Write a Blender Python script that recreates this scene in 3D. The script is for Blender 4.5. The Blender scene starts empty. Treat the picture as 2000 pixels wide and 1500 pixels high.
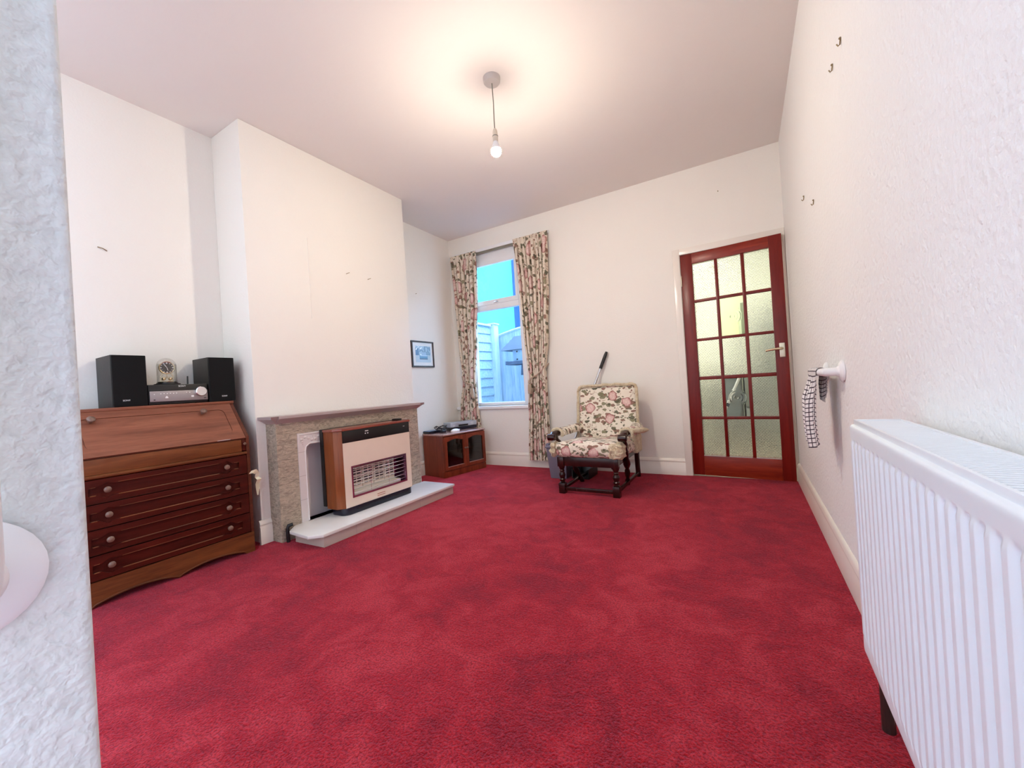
import bpy, bmesh, math, random
from mathutils import Vector, Matrix, noise
random.seed(7)
PI = math.pi
S = bpy.context.scene
COL = S.collection
H = 2.7504          # ceiling
WX = -3.4231        # left wall
CX = -3.0661        # chimney breast front
CY0, CY1 = -2.5496, -1.1223

# ------------------------------------------------------------------ mesh helper
class MB:
    def __init__(s):
        s.bm = bmesh.new(); s.uv = None
    def _bev(s, fs, bev, seg=2):
        if bev > 0:
            es = {e for f in fs for e in f.edges}
            bmesh.ops.bevel(s.bm, geom=list(es), offset=bev, segments=seg, affect='EDGES', profile=0.6)
    def box(s, x0, x1, y0, y1, z0, z1, bev=0, seg=2):
        x0, x1 = sorted((x0, x1)); y0, y1 = sorted((y0, y1)); z0, z1 = sorted((z0, z1))
        v = [s.bm.verts.new(p) for p in ((x0,y0,z0),(x1,y0,z0),(x1,y1,z0),(x0,y1,z0),(x0,y0,z1),(x1,y0,z1),(x1,y1,z1),(x0,y1,z1))]
        fs = [s.bm.faces.new([v[i] for i in q]) for q in ((0,3,2,1),(4,5,6,7),(0,1,5,4),(1,2,6,5),(2,3,7,6),(3,0,4,7))]
        s._bev(fs, bev, seg); return s
    def hexa(s, pts, bev=0):
        v = [s.bm.verts.new(p) for p in pts]
        fs = [s.bm.faces.new([v[i] for i in q]) for q in ((0,3,2,1),(4,5,6,7),(0,1,5,4),(1,2,6,5),(2,3,7,6),(3,0,4,7))]
        s._bev(fs, bev); return s
    def _ax(s, axis, a, p):
        if axis == 'x': return (a, p[0], p[1])
        if axis == 'y': return (p[0], a, p[1])
        return (p[0], p[1], a)
    def prism(s, poly, axis, a0, a1, bev=0):
        A = [s.bm.verts.new(s._ax(axis, a0, p)) for p in poly]
        B = [s.bm.verts.new(s._ax(axis, a1, p)) for p in poly]
        n = len(poly); fs = [s.bm.faces.new(A), s.bm.faces.new(B)]
        for i in range(n):
            j = (i+1) % n
            fs.append(s.bm.faces.new((A[i], A[j], B[j], B[i])))
        bmesh.ops.recalc_face_normals(s.bm, faces=fs)
        s._bev(fs, bev); return s
    def plate(s, outer, holes, axis, a0, a1):
        """flat plate with holes; polygons in the plane normal to axis"""
        loops0 = []; es = []
        for poly in [outer] + holes:
            A = [s.bm.verts.new(s._ax(axis, a0, p)) for p in poly]; loops0.append(A)
            es += [s.bm.edges.new((A[i], A[(i+1) % len(A)])) for i in range(len(A))]
        r = bmesh.ops.triangle_fill(s.bm, use_beauty=True, edges=es)
        top = [f for f in r['geom'] if isinstance(f, bmesh.types.BMFace)]
        mp = {}
        for A in loops0:
            for v in A:
                w = v.co.copy(); w['xyz'.index(axis)] = a1; mp[v] = s.bm.verts.new(w)
        fs = list(top)
        for f in top: fs.append(s.bm.faces.new([mp[v] for v in reversed(f.verts)]))
        for A in loops0:
            for i in range(len(A)):
                j = (i+1) % len(A)
                fs.append(s.bm.faces.new((A[i], A[j], mp[A[j]], mp[A[i]])))
        bmesh.ops.recalc_face_normals(s.bm, faces=fs); return s
    def lathe(s, prof, c=(0,0,0), axis=(0,0,1), seg=24, cap=True):
        ax = Vector(axis).normalized(); t = Vector((1,0,0)) if abs(ax.x) < .9 else Vector((0,1,0))
        u = ax.cross(t).normalized(); w = ax.cross(u); c = Vector(c)
        rings = []
        for r, h in prof:
            rings.append([s.bm.verts.new(c + ax*h + (u*math.cos(2*PI*k/seg) + w*math.sin(2*PI*k/seg))*max(r,1e-5)) for k in range(seg)])
        fs = []
        for a, b in zip(rings, rings[1:]):
            for k in range(seg):
                j = (k+1) % seg
                fs.append(s.bm.faces.new((a[k], a[j], b[j], b[k])))
        if cap:
            fs.append(s.bm.faces.new(rings[0][::-1])); fs.append(s.bm.faces.new(rings[-1]))
        bmesh.ops.recalc_face_normals(s.bm, faces=fs); return s
    def tube(s, pts, r, seg=10, cap=True, closed=False):
        pts = [Vector(p) for p in pts]; n = len(pts)
        rr = r if isinstance(r, (list, tuple)) else [r]*n
        rings = []; up = None
        for i, p in enumerate(pts):
            if closed: d = pts[(i+1) % n] - pts[i-1]
            else: d = pts[min(i+1,n-1)] - pts[max(i-1,0)]
            d.normalize()
            if up is None:
                up = Vector((0,0,1)) if abs(d.z) < .9 else Vector((1,0,0))
            u = d.cross(up); u.normalize(); up = u.cross(d).normalized()
            rings.append([s.bm.verts.new(p + (u*math.cos(2*PI*k/seg) + up*math.sin(2*PI*k/seg))*rr[i]) for k in range(seg)])
        fs = []
        prs = list(zip(rings, rings[1:])) + ([(rings[-1], rings[0])] if closed else [])
        for a, b in prs:
            for k in range(seg):
                j = (k+1) % seg
                fs.append(s.bm.faces.new((a[k], a[j], b[j], b[k])))
        if cap and not closed:
            fs.append(s.bm.faces.new(rings[0][::-1])); fs.append(s.bm.faces.new(rings[-1]))
        bmesh.ops.recalc_face_normals(s.bm, faces=fs); return s
    def ball(s, c, r, seg=16, sc=(1,1,1)):
        m = Matrix.Translation(c) @ Matrix.Diagonal((r*sc[0], r*sc[1], r*sc[2], 1))
        bmesh.ops.create_uvsphere(s.bm, u_segments=seg, v_segments=max(6, seg//2), radius=1, matrix=m); return s
    def grid(s, fn, nu, nv, uvfn=None, thick=0, closed_u=False):
        P = [[s.bm.verts.new(fn(i/nu, j/nv)) for i in range(nu+1)] for j in range(nv+1)]
        if s.uv is None: s.uv = s.bm.loops.layers.uv.new('UVMap')
        fs = []
        for j in range(nv):
            for i in range(nu):
                f = s.bm.faces.new((P[j][i], P[j][i+1], P[j+1][i+1], P[j+1][i]))
                fs.append(f)
                if uvfn:
                    for l, (a, b) in zip(f.loops, ((i,j),(i+1,j),(i+1,j+1),(i,j+1))):
                        l[s.uv].uv = uvfn(a/nu, b/nv)
        return s
    def cushion(s, x0, x1, y0, y1, z0, z1, bev, fn=None, n=14):
        """soft rounded box, optionally warped"""
        sub = bmesh.new()
        bmesh.ops.create_cube(sub, size=2)
        bmesh.ops.subdivide_edges(sub, edges=sub.edges[:], cuts=n, use_grid_fill=True)
        hx, hy, hz = (x1-x0)/2, (y1-y0)/2, (z1-z0)/2; c = Vector(((x0+x1)/2, (y0+y1)/2, (z0+z1)/2))
        vm = {}
        for v in sub.verts:
            p = Vector((v.co.x*hx, v.co.y*hy, v.co.z*hz))
            q = Vector((max(-hx+bev, min(hx-bev, p.x)), max(-hy+bev, min(hy-bev, p.y)), max(-hz+bev, min(hz-bev, p.z))))
            d = p - q
            if d.length > 1e-9: p = q + d.normalized()*bev
            p = p + c
            if fn: p = fn(p)
            vm[v] = s.bm.verts.new(p)
        for f in sub.faces: s.bm.faces.new([vm[v] for v in f.verts])
        sub.free(); return s
    def uvbox(s, sc=1.0):
        if s.uv is None: s.uv = s.bm.loops.layers.uv.new('UVMap')
        s.bm.normal_update()
        for f in s.bm.faces:
            n = f.normal; a = max(range(3), key=lambda i: abs(n[i]))
            for l in f.loops:
                p = l.vert.co
                l[s.uv].uv = ((p.y, p.z), (p.x, p.z), (p.x, p.y))[a]
        return s
    def xf(s, M):
        bmesh.ops.transform(s.bm, matrix=M, verts=s.bm.verts[:]); return s

def build(name, mb, mat, parent=None, loc=(0,0,0), local=False, sharp=35):
    """link one MB as one mesh object; mb is in world coordinates unless local"""
    bm = mb.bm; bm.normal_update()
    for f in bm.faces: f.smooth = True
    for e in bm.edges:
        if len(e.link_faces) == 2 and e.calc_face_angle(0) > math.radians(sharp): e.smooth = False
    loc = Vector(loc)
    if not local:
        M = (parent.matrix_world.inverted() if parent else Matrix.Translation(-loc))
        bmesh.ops.transform(bm, matrix=M, verts=bm.verts[:])
    me = bpy.data.meshes.new(name); bm.to_mesh(me); bm.free()
    for m in (mat if isinstance(mat, (list, tuple)) else [mat]): me.materials.append(m)
    o = bpy.data.objects.new(name, me); COL.objects.link(o)
    if parent:
        o.parent = parent
    else:
        o.location = loc; o.matrix_world = Matrix.Translation(loc)
    return o
def tag(o, label=None, cat=None, group=None, kind=None):
    if label: o['label'] = label
    if cat: o['category'] = cat
    if group: o['group'] = group
    if kind: o['kind'] = kind
    return o
def thing(name, label, cat, loc=(0,0,0), rz=0, group=None):
    o = bpy.data.objects.new(name, None); COL.objects.link(o)
    o.location = loc; o.rotation_euler = (0, 0, rz); o.empty_display_size = .1
    o.matrix_world = Matrix.Translation(loc) @ Matrix.Rotation(rz, 4, 'Z')
    return tag(o, label, cat, group)
def sub(name, mb, mat, parent, local=False):
    """a sub-part under a part mesh (part meshes share their root's frame)"""
    root = parent
    while root.parent: root = root.parent
    bm = mb.bm
    if not local: bmesh.ops.transform(bm, matrix=root.matrix_world.inverted(), verts=bm.verts[:])
    return build(name, mb, mat, parent, local=True)
def struct(name, mb, mat, label=None, loc=(0,0,0)):
    return tag(build(name, mb, mat, None, loc), label, None, None, 'structure')
def text_mb(txt, size, M, ext=.0006):
    cu = bpy.data.curves.new('lettering', 'FONT'); cu.body = txt; cu.size = size; cu.extrude = ext
    cu.align_x = 'CENTER'; cu.align_y = 'CENTER'
    ob = bpy.data.objects.new('lettering', cu); COL.objects.link(ob)
    dg = bpy.context.evaluated_depsgraph_get(); me = bpy.data.meshes.new_from_object(ob.evaluated_get(dg))
    mb = MB(); mb.bm.from_mesh(me); mb.xf(M)
    bpy.data.objects.remove(ob); bpy.data.meshes.remove(me)
    return mb
# text facing +X, reading along +Y
FACE_X = Matrix(((0,0,1,0),(1,0,0,0),(0,1,0,0),(0,0,0,1)))

# ------------------------------------------------------------------ materials
class NT:
    def __init__(s, name):
        s.m = bpy.data.materials.new(name); s.m.use_nodes = True
        s.t = s.m.node_tree; s.n = s.t.nodes; s.b = s.n['Principled BSDF']; s.out = s.n['Material Output']
    def new(s, ty, **kw):
        n = s.n.new(ty)
        for k, v in kw.items():
            if k.startswith('i_'): n.inputs[k[2:].replace('_', ' ')].default_value = v
            else: setattr(n, k, v)
        return n
    def link(s, a, b): s.t.links.new(a, b)
    def coord(s, kind='Object', scale=(1,1,1), rot=(0,0,0)):
        c = s.new('ShaderNodeTexCoord'); m = s.new('ShaderNodeMapping')
        m.inputs['Scale'].default_value = scale; m.inputs['Rotation'].default_value = rot
        s.link(c.outputs[kind], m.inputs['Vector']); return m.outputs['Vector']
    def noise(s, vec, scale, detail=4, rough=.55, dist=0):
        n = s.new('ShaderNodeTexNoise'); n.inputs['Scale'].default_value = scale; n.inputs['Detail'].default_value = detail
        n.inputs['Roughness'].default_value = rough; n.inputs['Distortion'].default_value = dist
        s.link(vec, n.inputs['Vector']); return n.outputs['Fac']
    def voro(s, vec, scale, feature='F1', dims='3D', rnd=1):
        n = s.new('ShaderNodeTexVoronoi', feature=feature, voronoi_dimensions=dims)
        n.inputs['Scale'].default_value = scale; n.inputs['Randomness'].default_value = rnd
        s.link(vec, n.inputs['Vector']); return n
    def ramp(s, fac, stops, interp='LINEAR'):
        r = s.new('ShaderNodeValToRGB'); r.color_ramp.interpolation = interp
        e = r.color_ramp.elements
        while len(e) < len(stops): e.new(.5)
        for i, (p, c) in enumerate(stops):
            e[i].position = p; e[i].color = (c[0], c[1], c[2], 1) if isinstance(c, (tuple, list)) else (c, c, c, 1)
        s.link(fac, r.inputs['Fac']); return r.outputs['Color']
    def math(s, op, a, b=None, clamp=False):
        n = s.new('ShaderNodeMath', operation=op, use_clamp=clamp)
        for i, v in enumerate((a, b)):
            if v is None: continue
            if isinstance(v, (int, float)): n.inputs[i].default_value = v
            else: s.link(v, n.inputs[i])
        return n.outputs[0]
    def mix(s, fac, a, b, bt='MIX'):
        n = s.new('ShaderNodeMix', data_type='RGBA', blend_type=bt)
        for i, v in ((0, fac), (6, a), (7, b)):
            if isinstance(v, (int, float)): n.inputs[i].default_value = v
            elif isinstance(v, (tuple, list)): n.inputs[i].default_value = (v[0], v[1], v[2], 1)
            else: s.link(v, n.inputs[i])
        return n.outputs[2]
    def bump(s, h, strength, dist=.01, prev=None):
        n = s.new('ShaderNodeBump'); n.inputs['Strength'].default_value = strength; n.inputs['Distance'].default_value = dist
        s.link(h, n.inputs['Height'])
        if prev: s.link(prev, n.inputs['Normal'])
        s.link(n.outputs['Normal'], s.b.inputs['Normal']); return n.outputs['Normal']
    def set(s, col=None, rough=None, metal=None, **kw):
        b = s.b.inputs
        if col is not None:
            if isinstance(col, (tuple, list)): b['Base Color'].default_value = (col[0], col[1], col[2], 1)
            else: s.link(col, b['Base Color'])
        if rough is not None: b['Roughness'].default_value = rough
        if metal is not None: b['Metallic'].default_value = metal
        for k, v in kw.items(): b[k.replace('_', ' ')].default_value = v
        return s.m

def plain(name, col, rough=.5, metal=0, bump=None, var=0, coat=0):
    t = NT(name); v = t.coord()
    if var:
        n = t.noise(v, 9, 5); c = t.mix(n, tuple(x*(1-var) for x in col), tuple(min(1, x*(1+var)) for x in col))
    else:
        n = t.noise(v, 14, 2); c = t.mix(n, tuple(x*.97 for x in col), tuple(min(1, x*1.03) for x in col))
    if bump: t.bump(t.noise(v, bump[0], 3), bump[1], .004)
    return t.set(c, rough, metal, Coat_Weight=coat)
def wallpaper(name, col, scale, strength, dist=.004, big=.0):
    t = NT(name); v = t.coord()
    n = t.noise(v, scale, 3, .5); w = t.voro(v, scale*.8, 'SMOOTH_F1').outputs['Distance']
    h = t.math('ADD', n, t.math('MULTIPLY', w, -.6))
    nb = t.bump(t.noise(v, 2.2, 3), .25, .02) if big else None
    t.bump(h, strength, dist, nb)
    c = t.mix(t.noise(v, 1.6, 4), tuple(x*.975 for x in col), tuple(min(1, x*1.02) for x in col))
    return t.set(c, .75, Specular_IOR_Level=.25)
def wood(name, dark, light, axis='y', rough=.35, scale=1.0, coat=.15, spec=.3):
    t = NT(name)
    sc = {'x': (2.2, 26, 26), 'y': (26, 2.2, 26), 'z': (26, 26, 2.2)}[axis]
    v = t.coord('Object', tuple(a*scale for a in sc))
    n = t.noise(v, 1.0, 6, .62, .6); f = t.noise(v, 5.5, 3, .6)
    c = t.ramp(t.math('ADD', t.math('MULTIPLY', n, .75), t.math('MULTIPLY', f, .25)), [(.32, dark), (.68, light)])
    t.bump(f, .08, .002)
    return t.set(c, rough, Coat_Weight=coat, Coat_Roughness=.2, Specular_IOR_Level=spec)

M = {}
CREAM = (.85, .826, .77)
M['wall'] = wallpaper('ivory_wallpaper', CREAM, 95, .32, .003)
M['wall_right'] = wallpaper('ivory_woodchip_paper', (.85, .846, .825), 75, .65, .005, 1)
M['ceiling'] = wallpaper('ceiling_paper', (.80, .765, .735), 28, .22, .003)
def jamb_mat():
    t = NT('rough_painted_plaster'); v = t.coord()
    n = t.noise(v, 150, 2, .5, .2); w = t.noise(v, 60, 2, .5)
    h = t.math('ADD', t.math('MULTIPLY', n, .8), w)
    t.bump(h, .5, .005)
    c = t.mix(t.ramp(w, [(.30, 0.0), (.55, 1.0)]), (.61, .63, .615), (.68, .70, .685))
    return t.set(c, .6)
M['jamb'] = jamb_mat()
M['gloss_white'] = plain('cream_gloss_paint', (.82, .77, .70), .22)
M['upvc'] = plain('white_upvc', (.85, .86, .88), .3)
M['white_plastic'] = plain('white_plastic', (.83, .83, .84), .3)
M['rad_white'] = plain('radiator_enamel', (.79, .83, .855), .3)
M['rad_top'] = plain('radiator_grille', (.80, .83, .86), .4)
def carpet_mat():
    t = NT('red_pile_carpet'); v = t.coord()
    big = t.noise(v, 1.5, 6, .62, .5); mid = t.noise(v, 7, 6, .65, .9); fine = t.noise(v, 150, 3, .65); tuft = t.noise(v, 75, 4, .65)
    k = t.math('ADD', t.math('MULTIPLY', big, .5), t.math('MULTIPLY', mid, .5))
    c = t.ramp(k, [(.40, (.29, .002, .004)), (.50, (.51, .009, .013)), (.60, (.68, .042, .050))])  # patches put the shading of the pile direction into the colour
    c = t.mix(t.math('MULTIPLY', t.ramp(fine, [(.40, 1.0), (.56, 0.0)]), .68), c, (.14, .001, .003))
    c = t.mix(t.math('MULTIPLY', t.ramp(tuft, [(.50, 0.0), (.72, 1.0)]), .4), c, (.66, .05, .075))
    nb = t.bump(tuft, .75, .012); t.bump(fine, .8, .006, nb)
    return t.set(c, .95, Sheen_Weight=.36, Sheen_Roughness=.40, Sheen_Tint=(1, .36, .54, 1), Specular_IOR_Level=.05)  # pink sheen tint stands in for bluish window light on the pile
M['carpet'] = carpet_mat()
M['bureau'] = wood('bureau_oak_stain', (.055, .011, .005), (.15, .036, .015), 'y', .42, 1, 0)
M['bureau_fall'] = wood('bureau_lit_stain', (.15, .045, .025), (.30, .105, .058), 'y', .38, 1, .05)  # lit copy of the bureau stain, brightness of the slope put into colour
M['bureau_drawer'] = wood('bureau_drawer_stain', (.030, .0025, .0012), (.088, .009, .004), 'y', .42, 1, 0, .2)
M['bureau_rail'] = wood('bureau_rail_stain', (.085, .022, .007), (.22, .066, .018), 'y', .42, 1, 0)
M['dark_recess'] = plain('gap_shade_brown', (.045, .006, .004), .4)  # colour of the shade in the gap under the fall
M['knob_wood'] = wood('knob_stain', (.12, .062, .042), (.22, .13, .095), 'z', .3, 1, .3, .5)
M['door_wood'] = wood('mahogany_door_stain', (.115, .003, .002), (.21, .012, .006), 'z', .32, 1, .05)
M['door_rail'] = wood('mahogany_rail_stain', (.15, .006, .003), (.32, .034, .010), 'x', .32, 1, .05)
M['tv_wood'] = wood('tv_cabinet_stain', (.12, .016, .006), (.27, .052, .020), 'z', .38, 1, .05)
M['tv_top'] = wood('tv_cabinet_lit_stain', (.30, .15, .12), (.42, .24, .20), 'y', .16, 1, .6)  # paler copy of the cabinet stain, imitates window light reflected on top
M['chair_wood'] = wood('chair_dark_oak', (.012, .002, .002), (.036, .006, .005), 'z', .25, 1, .3)
M['fire_wood'] = wood('gas_fire_teak', (.16, .036, .010), (.30, .085, .025), 'z', .33)
M['fire_lid'] = wood('gas_fire_lid', (.20, .045, .03), (.32, .10, .07), 'y', .2, 1, .5)  # paler, pinker than the sides to imitate the reflection on the lid
M['black_plastic'] = plain('black_plastic', (.006, .006, .007), .38)
M['black_cloth'] = plain('speaker_cloth', (.0012, .0012, .0015), 1.0, bump=(600, .3))
M['black_vinyl'] = plain('black_ash_vinyl', (.014, .013, .011), .5, bump=(180, .3), var=.4)
M['navy'] = plain('black_base_enamel', (.008, .009, .022), .25)
M['silver'] = plain('silver_fascia', (.40, .37, .38), .35, .7)
M['chrome'] = plain('chrome', (.85, .85, .87), .12, 1)
M['brass'] = plain('pale_brass', (.75, .62, .42), .25, 1)
M['grey_brass'] = plain('worn_brass', (.62, .56, .44), .3, .8)
M['white_mark'] = plain('white_print', (.85, .85, .85), .5)
M['stone_front'] = None
def stone_mat(name, col):
    t = NT(name); v = t.coord('Object', (1, 1, 1)); vs = t.coord('Object', (30, 20, 62))
    n = t.noise(vs, 1.0, 4, .6, 1.2); f = t.noise(v, 160, 3)
    h = t.math('ADD', n, t.math('MULTIPLY', f, .25))
    t.bump(h, 1.0, .012)
    c = t.ramp(n, [(.34, tuple(x*.62 for x in col)), (.52, col), (.7, tuple(min(1, x*1.22) for x in col))])
    return t.set(c, .75)
M['stone'] = stone_mat('riven_stone', (.47, .385, .30))
M['mantel'] = plain('mauve_grey_tile', (.42, .345, .34), .35, var=.06)
M['frame_tile'] = plain('pale_lilac_tile', (.68, .62, .61), .35, var=.05)
M['back_tile'] = plain('recess_grey_tile', (.70, .64, .65), .5, var=.06)
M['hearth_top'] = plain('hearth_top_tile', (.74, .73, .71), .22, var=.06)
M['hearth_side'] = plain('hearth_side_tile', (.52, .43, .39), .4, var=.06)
M['fire_cream'] = plain('gas_fire_cream_enamel', (.78, .66, .56), .4)
M['fire_purple'] = plain('polished_reflector', (.42, .20, .34), .2, .9)
M['ceramic'] = plain('ceramic_radiant', (.80, .74, .66), .8)
M['slot'] = plain('radiant_slot', (.05, .04, .05), .8)
M['rose_plastic'] = plain('ceiling_rose_plastic', (.50, .465, .44), .4)
M['flex'] = plain('grey_flex', (.22, .21, .17), .5)
M['holder'] = plain('lampholder_bakelite', (.66, .58, .47), .4)
M['grey_bin'] = plain('grey_bin_plastic', (.16, .15, .20), .45)
M['alu'] = plain('brushed_aluminium', (.62, .62, .63), .3, .9)
M['vcr'] = plain('pale_blue_silver_case', (.48, .52, .58), .3, .5)
M['vcr_side'] = plain('blue_grey_case_side', (.14, .20, .30), .4)
M['frame_dark'] = plain('dark_picture_frame', (.035, .018, .015), .35)
M['mount'] = plain('picture_mount', (.80, .80, .82), .7)
M['tape'] = plain('yellowed_paper', (.82, .76, .52), .7)
M['fur'] = None
def fur_mat():
    t = NT('cream_fringe'); v = t.coord()
    n = t.noise(v, 120, 4, .7); w = t.noise(v, 30, 3)
    t.bump(n, 1.0, .012)
    c = t.ramp(t.math('ADD', t.math('MULTIPLY', n, .5), t.math('MULTIPLY', w, .5)), [(.35, (.58, .44, .25)), (.6, (.86, .76, .55))])
    return t.set(c, .95, Sheen_Weight=.2)
M['fur'] = fur_mat()
def floral(name, base, k=1.0, leaf=.62):
    t = NT(name); c0 = t.new('ShaderNodeTexCoord'); uv = c0.outputs['UV']
    wob = t.new('ShaderNodeTexNoise'); wob.inputs['Scale'].default_value = 14*k; t.link(uv, wob.inputs['Vector'])
    va = t.new('ShaderNodeVectorMath', operation='SCALE'); va.inputs['Scale'].default_value = .055/k
    t.link(wob.outputs['Color'], va.inputs[0])
    vv = t.new('ShaderNodeVectorMath', operation='ADD'); t.link(uv, vv.inputs[0]); t.link(va.outputs[0], vv.inputs[1]); p = vv.outputs[0]
    col = t.mix(t.noise(uv, 3, 3), tuple(x*.95 for x in base), base)
    # faint sprigs
    st = t.math('ABSOLUTE', t.math('SUBTRACT', t.noise(p, 7*k, 2, .5, 1.5), .5))
    col = t.mix(t.math('MULTIPLY', t.math('LESS_THAN', st, .011), .65), col, (.33, .20, .13))
    # leaves: stretched cells in two directions
    for rot, sx, seed, fk in ((.7, 1.9, 3.1, 1), (-.8, 1.8, 9.7, 1), (.1, 1.6, 17.2, 1), (.4, 1.7, 31.2, 2.2)):
        mp = t.new('ShaderNodeMapping'); mp.inputs['Rotation'].default_value = (0, 0, rot); mp.inputs['Scale'].default_value = (11*k*fk, 11*k*sx*fk, 1)
        mp.inputs['Location'].default_value = (seed, seed*.7, 0); t.link(p, mp.inputs['Vector'])
        v = t.voro(mp.outputs[0], 1.0, 'F1', '2D')
        sp = t.new('ShaderNodeSeparateColor'); t.link(v.outputs['Color'], sp.inputs[0])
        msk = t.math('MULTIPLY', t.math('LESS_THAN', v.outputs['Distance'], .30), t.math('GREATER_THAN', sp.outputs[0], leaf))
        lc = t.ramp(sp.outputs[1], [(.0, (.10, .095, .055)), (.4, (.21, .195, .11)), (.7, (.24, .12, .085)), (1., (.42, .36, .25))], 'CONSTANT')
        col = t.mix(t.math('MULTIPLY', msk, .92), col, lc)
    # roses
    v = t.voro(p, 5.2*k, 'F1', '2D'); sp = t.new('ShaderNodeSeparateColor'); t.link(v.outputs['Color'], sp.inputs[0])
    on = t.math('GREATER_THAN', sp.outputs[0], .42)
    petal = t.voro(p, 34*k, 'DISTANCE_TO_EDGE', '2D').outputs['Distance']
    d = t.math('ADD', v.outputs['Distance'], t.math('MULTIPLY', t.noise(p, 40*k, 2), .10))
    rc = t.ramp(d, [(.0, (.72, .50, .45)), (.17, (.76, .58, .52)), (.25, (.66, .40, .37)), (.29, (.30, .12, .10))])
    rc = t.mix(t.math('MULTIPLY', t.math('LESS_THAN', petal, .045), .55), rc, (.42, .18, .16))
    col = t.mix(t.math('MULTIPLY', t.math('LESS_THAN', d, .315), on), col, rc)
    t.bump(t.noise(uv, 500, 2), .12, .001)
    return t.set(col, .85, Sheen_Weight=.1)
M['curtain'] = floral('floral_curtain_cloth', (.74, .655, .54), .72, .74)
M['chair_cloth'] = floral('floral_chair_cloth', (.82, .75, .63), 1.15, .60)
M['rope'] = plain('beige_cord', (.50, .38, .29), .8, bump=(300, .5))
M['tassel'] = plain('beige_tassel', (.46, .36, .27), .9, bump=(400, .6), var=.15)
def towel_mat():
    t = NT('checked_tea_towel'); c0 = t.new('ShaderNodeTexCoord'); sp = t.new('ShaderNodeSeparateXYZ'); t.link(c0.outputs['UV'], sp.inputs[0])
    a = t.math('LESS_THAN', t.math('FRACT', t.math('MULTIPLY', sp.outputs[0], 62)), .20)
    b = t.math('LESS_THAN', t.math('FRACT', t.math('MULTIPLY', sp.outputs[1], 52)), .22)
    m = t.math('MAXIMUM', a, b)
    return t.set(t.mix(m, (.80, .77, .76), (.045, .03, .045)), .9)
M['towel'] = towel_mat()
def glass_mat(name, rough, ior, tint=(1,1,1)):
    t = NT(name); return t.set(tint, rough, Transmission_Weight=1.0, IOR=ior), t
def clear_glass(name, tint=(1,1,1), gl=.12):
    t = NT(name); tr = t.new('ShaderNodeBsdfTransparent'); tr.inputs[0].default_value = (*tint, 1)
    g = t.new('ShaderNodeBsdfGlossy'); g.inputs['Roughness'].default_value = .03
    lw = t.new('ShaderNodeLayerWeight'); lw.inputs[0].default_value = gl
    mx = t.new('ShaderNodeMixShader'); t.link(lw.outputs['Facing'], mx.inputs[0]); t.link(tr.outputs[0], mx.inputs[1]); t.link(g.outputs[0], mx.inputs[2])
    t.link(mx.outputs[0], t.out.inputs['Surface']); return t.m
M['window_glass'] = clear_glass('window_glass', (.93, .97, 1.0), .06)
M['dome_glass'] = clear_glass('dome_glass', (.97, .96, .93), .25)
M['cab_glass'] = clear_glass('smoked_cabinet_glass', (.42, .38, .38), .12)
def patterned_glass():
    t = NT('textured_door_glass'); v = t.coord('Object', (1, 1, 1))
    br = t.new('ShaderNodeTexBrick'); br.inputs['Scale'].default_value = 1
    br.inputs['Brick Width'].default_value = .021; br.inputs['Row Height'].default_value = .0115
    br.inputs['Mortar Size'].default_value = .0030; br.inputs['Mortar Smooth'].default_value = .8
    br.inputs['Color1'].default_value = (.35, .35, .35, 1); br.inputs['Color2'].default_value = (1, 1, 1, 1); br.inputs['Mortar'].default_value = (0, 0, 0, 1)
    mp = t.new('ShaderNodeMapping'); mp.inputs['Rotation'].default_value = (PI/2, 0, 0); t.link(v, mp.inputs['Vector'])
    t.link(mp.outputs[0], br.inputs['Vector'])
    n = t.noise(v, 90, 2); h = t.math('ADD', br.outputs['Color'], t.math('MULTIPLY', n, .5))
    t.bump(h, 1.0, .012)
    return t.set((1, 1, 1), .05, Transmission_Weight=1.0, IOR=1.4)
M['door_glass'] = patterned_glass()
M['bull_glass'] = NT('bullseye_glass').set((.86, .92, .66), .01, Transmission_Weight=1.0, IOR=1.25)
M['bull_glass_grey'] = NT('grey_bullseye_glass').set((.80, .82, .82), .01, Transmission_Weight=1.0, IOR=1.25)
def emit(name, col, st):
    t = NT(name); e = t.new('ShaderNodeEmission'); e.inputs[0].default_value = (*col, 1); e.inputs[1].default_value = st
    t.link(e.outputs[0], t.out.inputs['Surface']); return t.m
M['bulb'] = emit('lit_led_bulb', (1.0, .885, .72), 960)
M['added_lamp'] = emit('added_lamp_diffuser', (1.0, .98, .92), 92)  # glow of an unseen lamp added beyond the door
M['kitchen_wall'] = plain('pale_yellow_green_paint', (.84, .85, .71), .7)
M['kitchen_floor'] = plain('kitchen_brown_vinyl', (.40, .36, .28), .5, var=.3)
M['fridge'] = plain('fridge_grey_white', (.36, .39, .40), .35)
M['cupboard'] = plain('grey_cupboard', (.25, .27, .28), .4)
# outdoors
M['render_wall'] = plain('cyan_cast_render', (.13, .66, .78), .8, bump=(30, .3), var=.06)  # pale render, with the cyan daylight cast put into its base colour
M['pipe_blue'] = plain('blue_downpipe', (.01, .11, .32), .4)
M['fence_wood'] = None
def fence_mat(name, a, b, axis):
    t = NT(name); sc = {'x': (3, 30, 30), 'z': (30, 30, 3)}[axis]
    v = t.coord('Object', sc); n = t.noise(v, 1, 5, .6, .4)
    t.bump(n, .4, .004)
    return t.set(t.ramp(n, [(.3, a), (.7, b)]), .8)
M['fence_wood'] = fence_mat('blue_grey_fence_boards', (.24, .37, .52), (.44, .57, .67), 'z')
M['fence_lap'] = fence_mat('blue_grey_lap_boards', (.23, .36, .52), (.42, .55, .65), 'x')
M['post_wood'] = fence_mat('pale_blue_post', (.34, .47, .57), (.50, .61, .69), 'z')
M['bird_wood'] = plain('bird_table_timber', (.065, .095, .15), .8, var=.25, bump=(60, .4))
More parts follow.
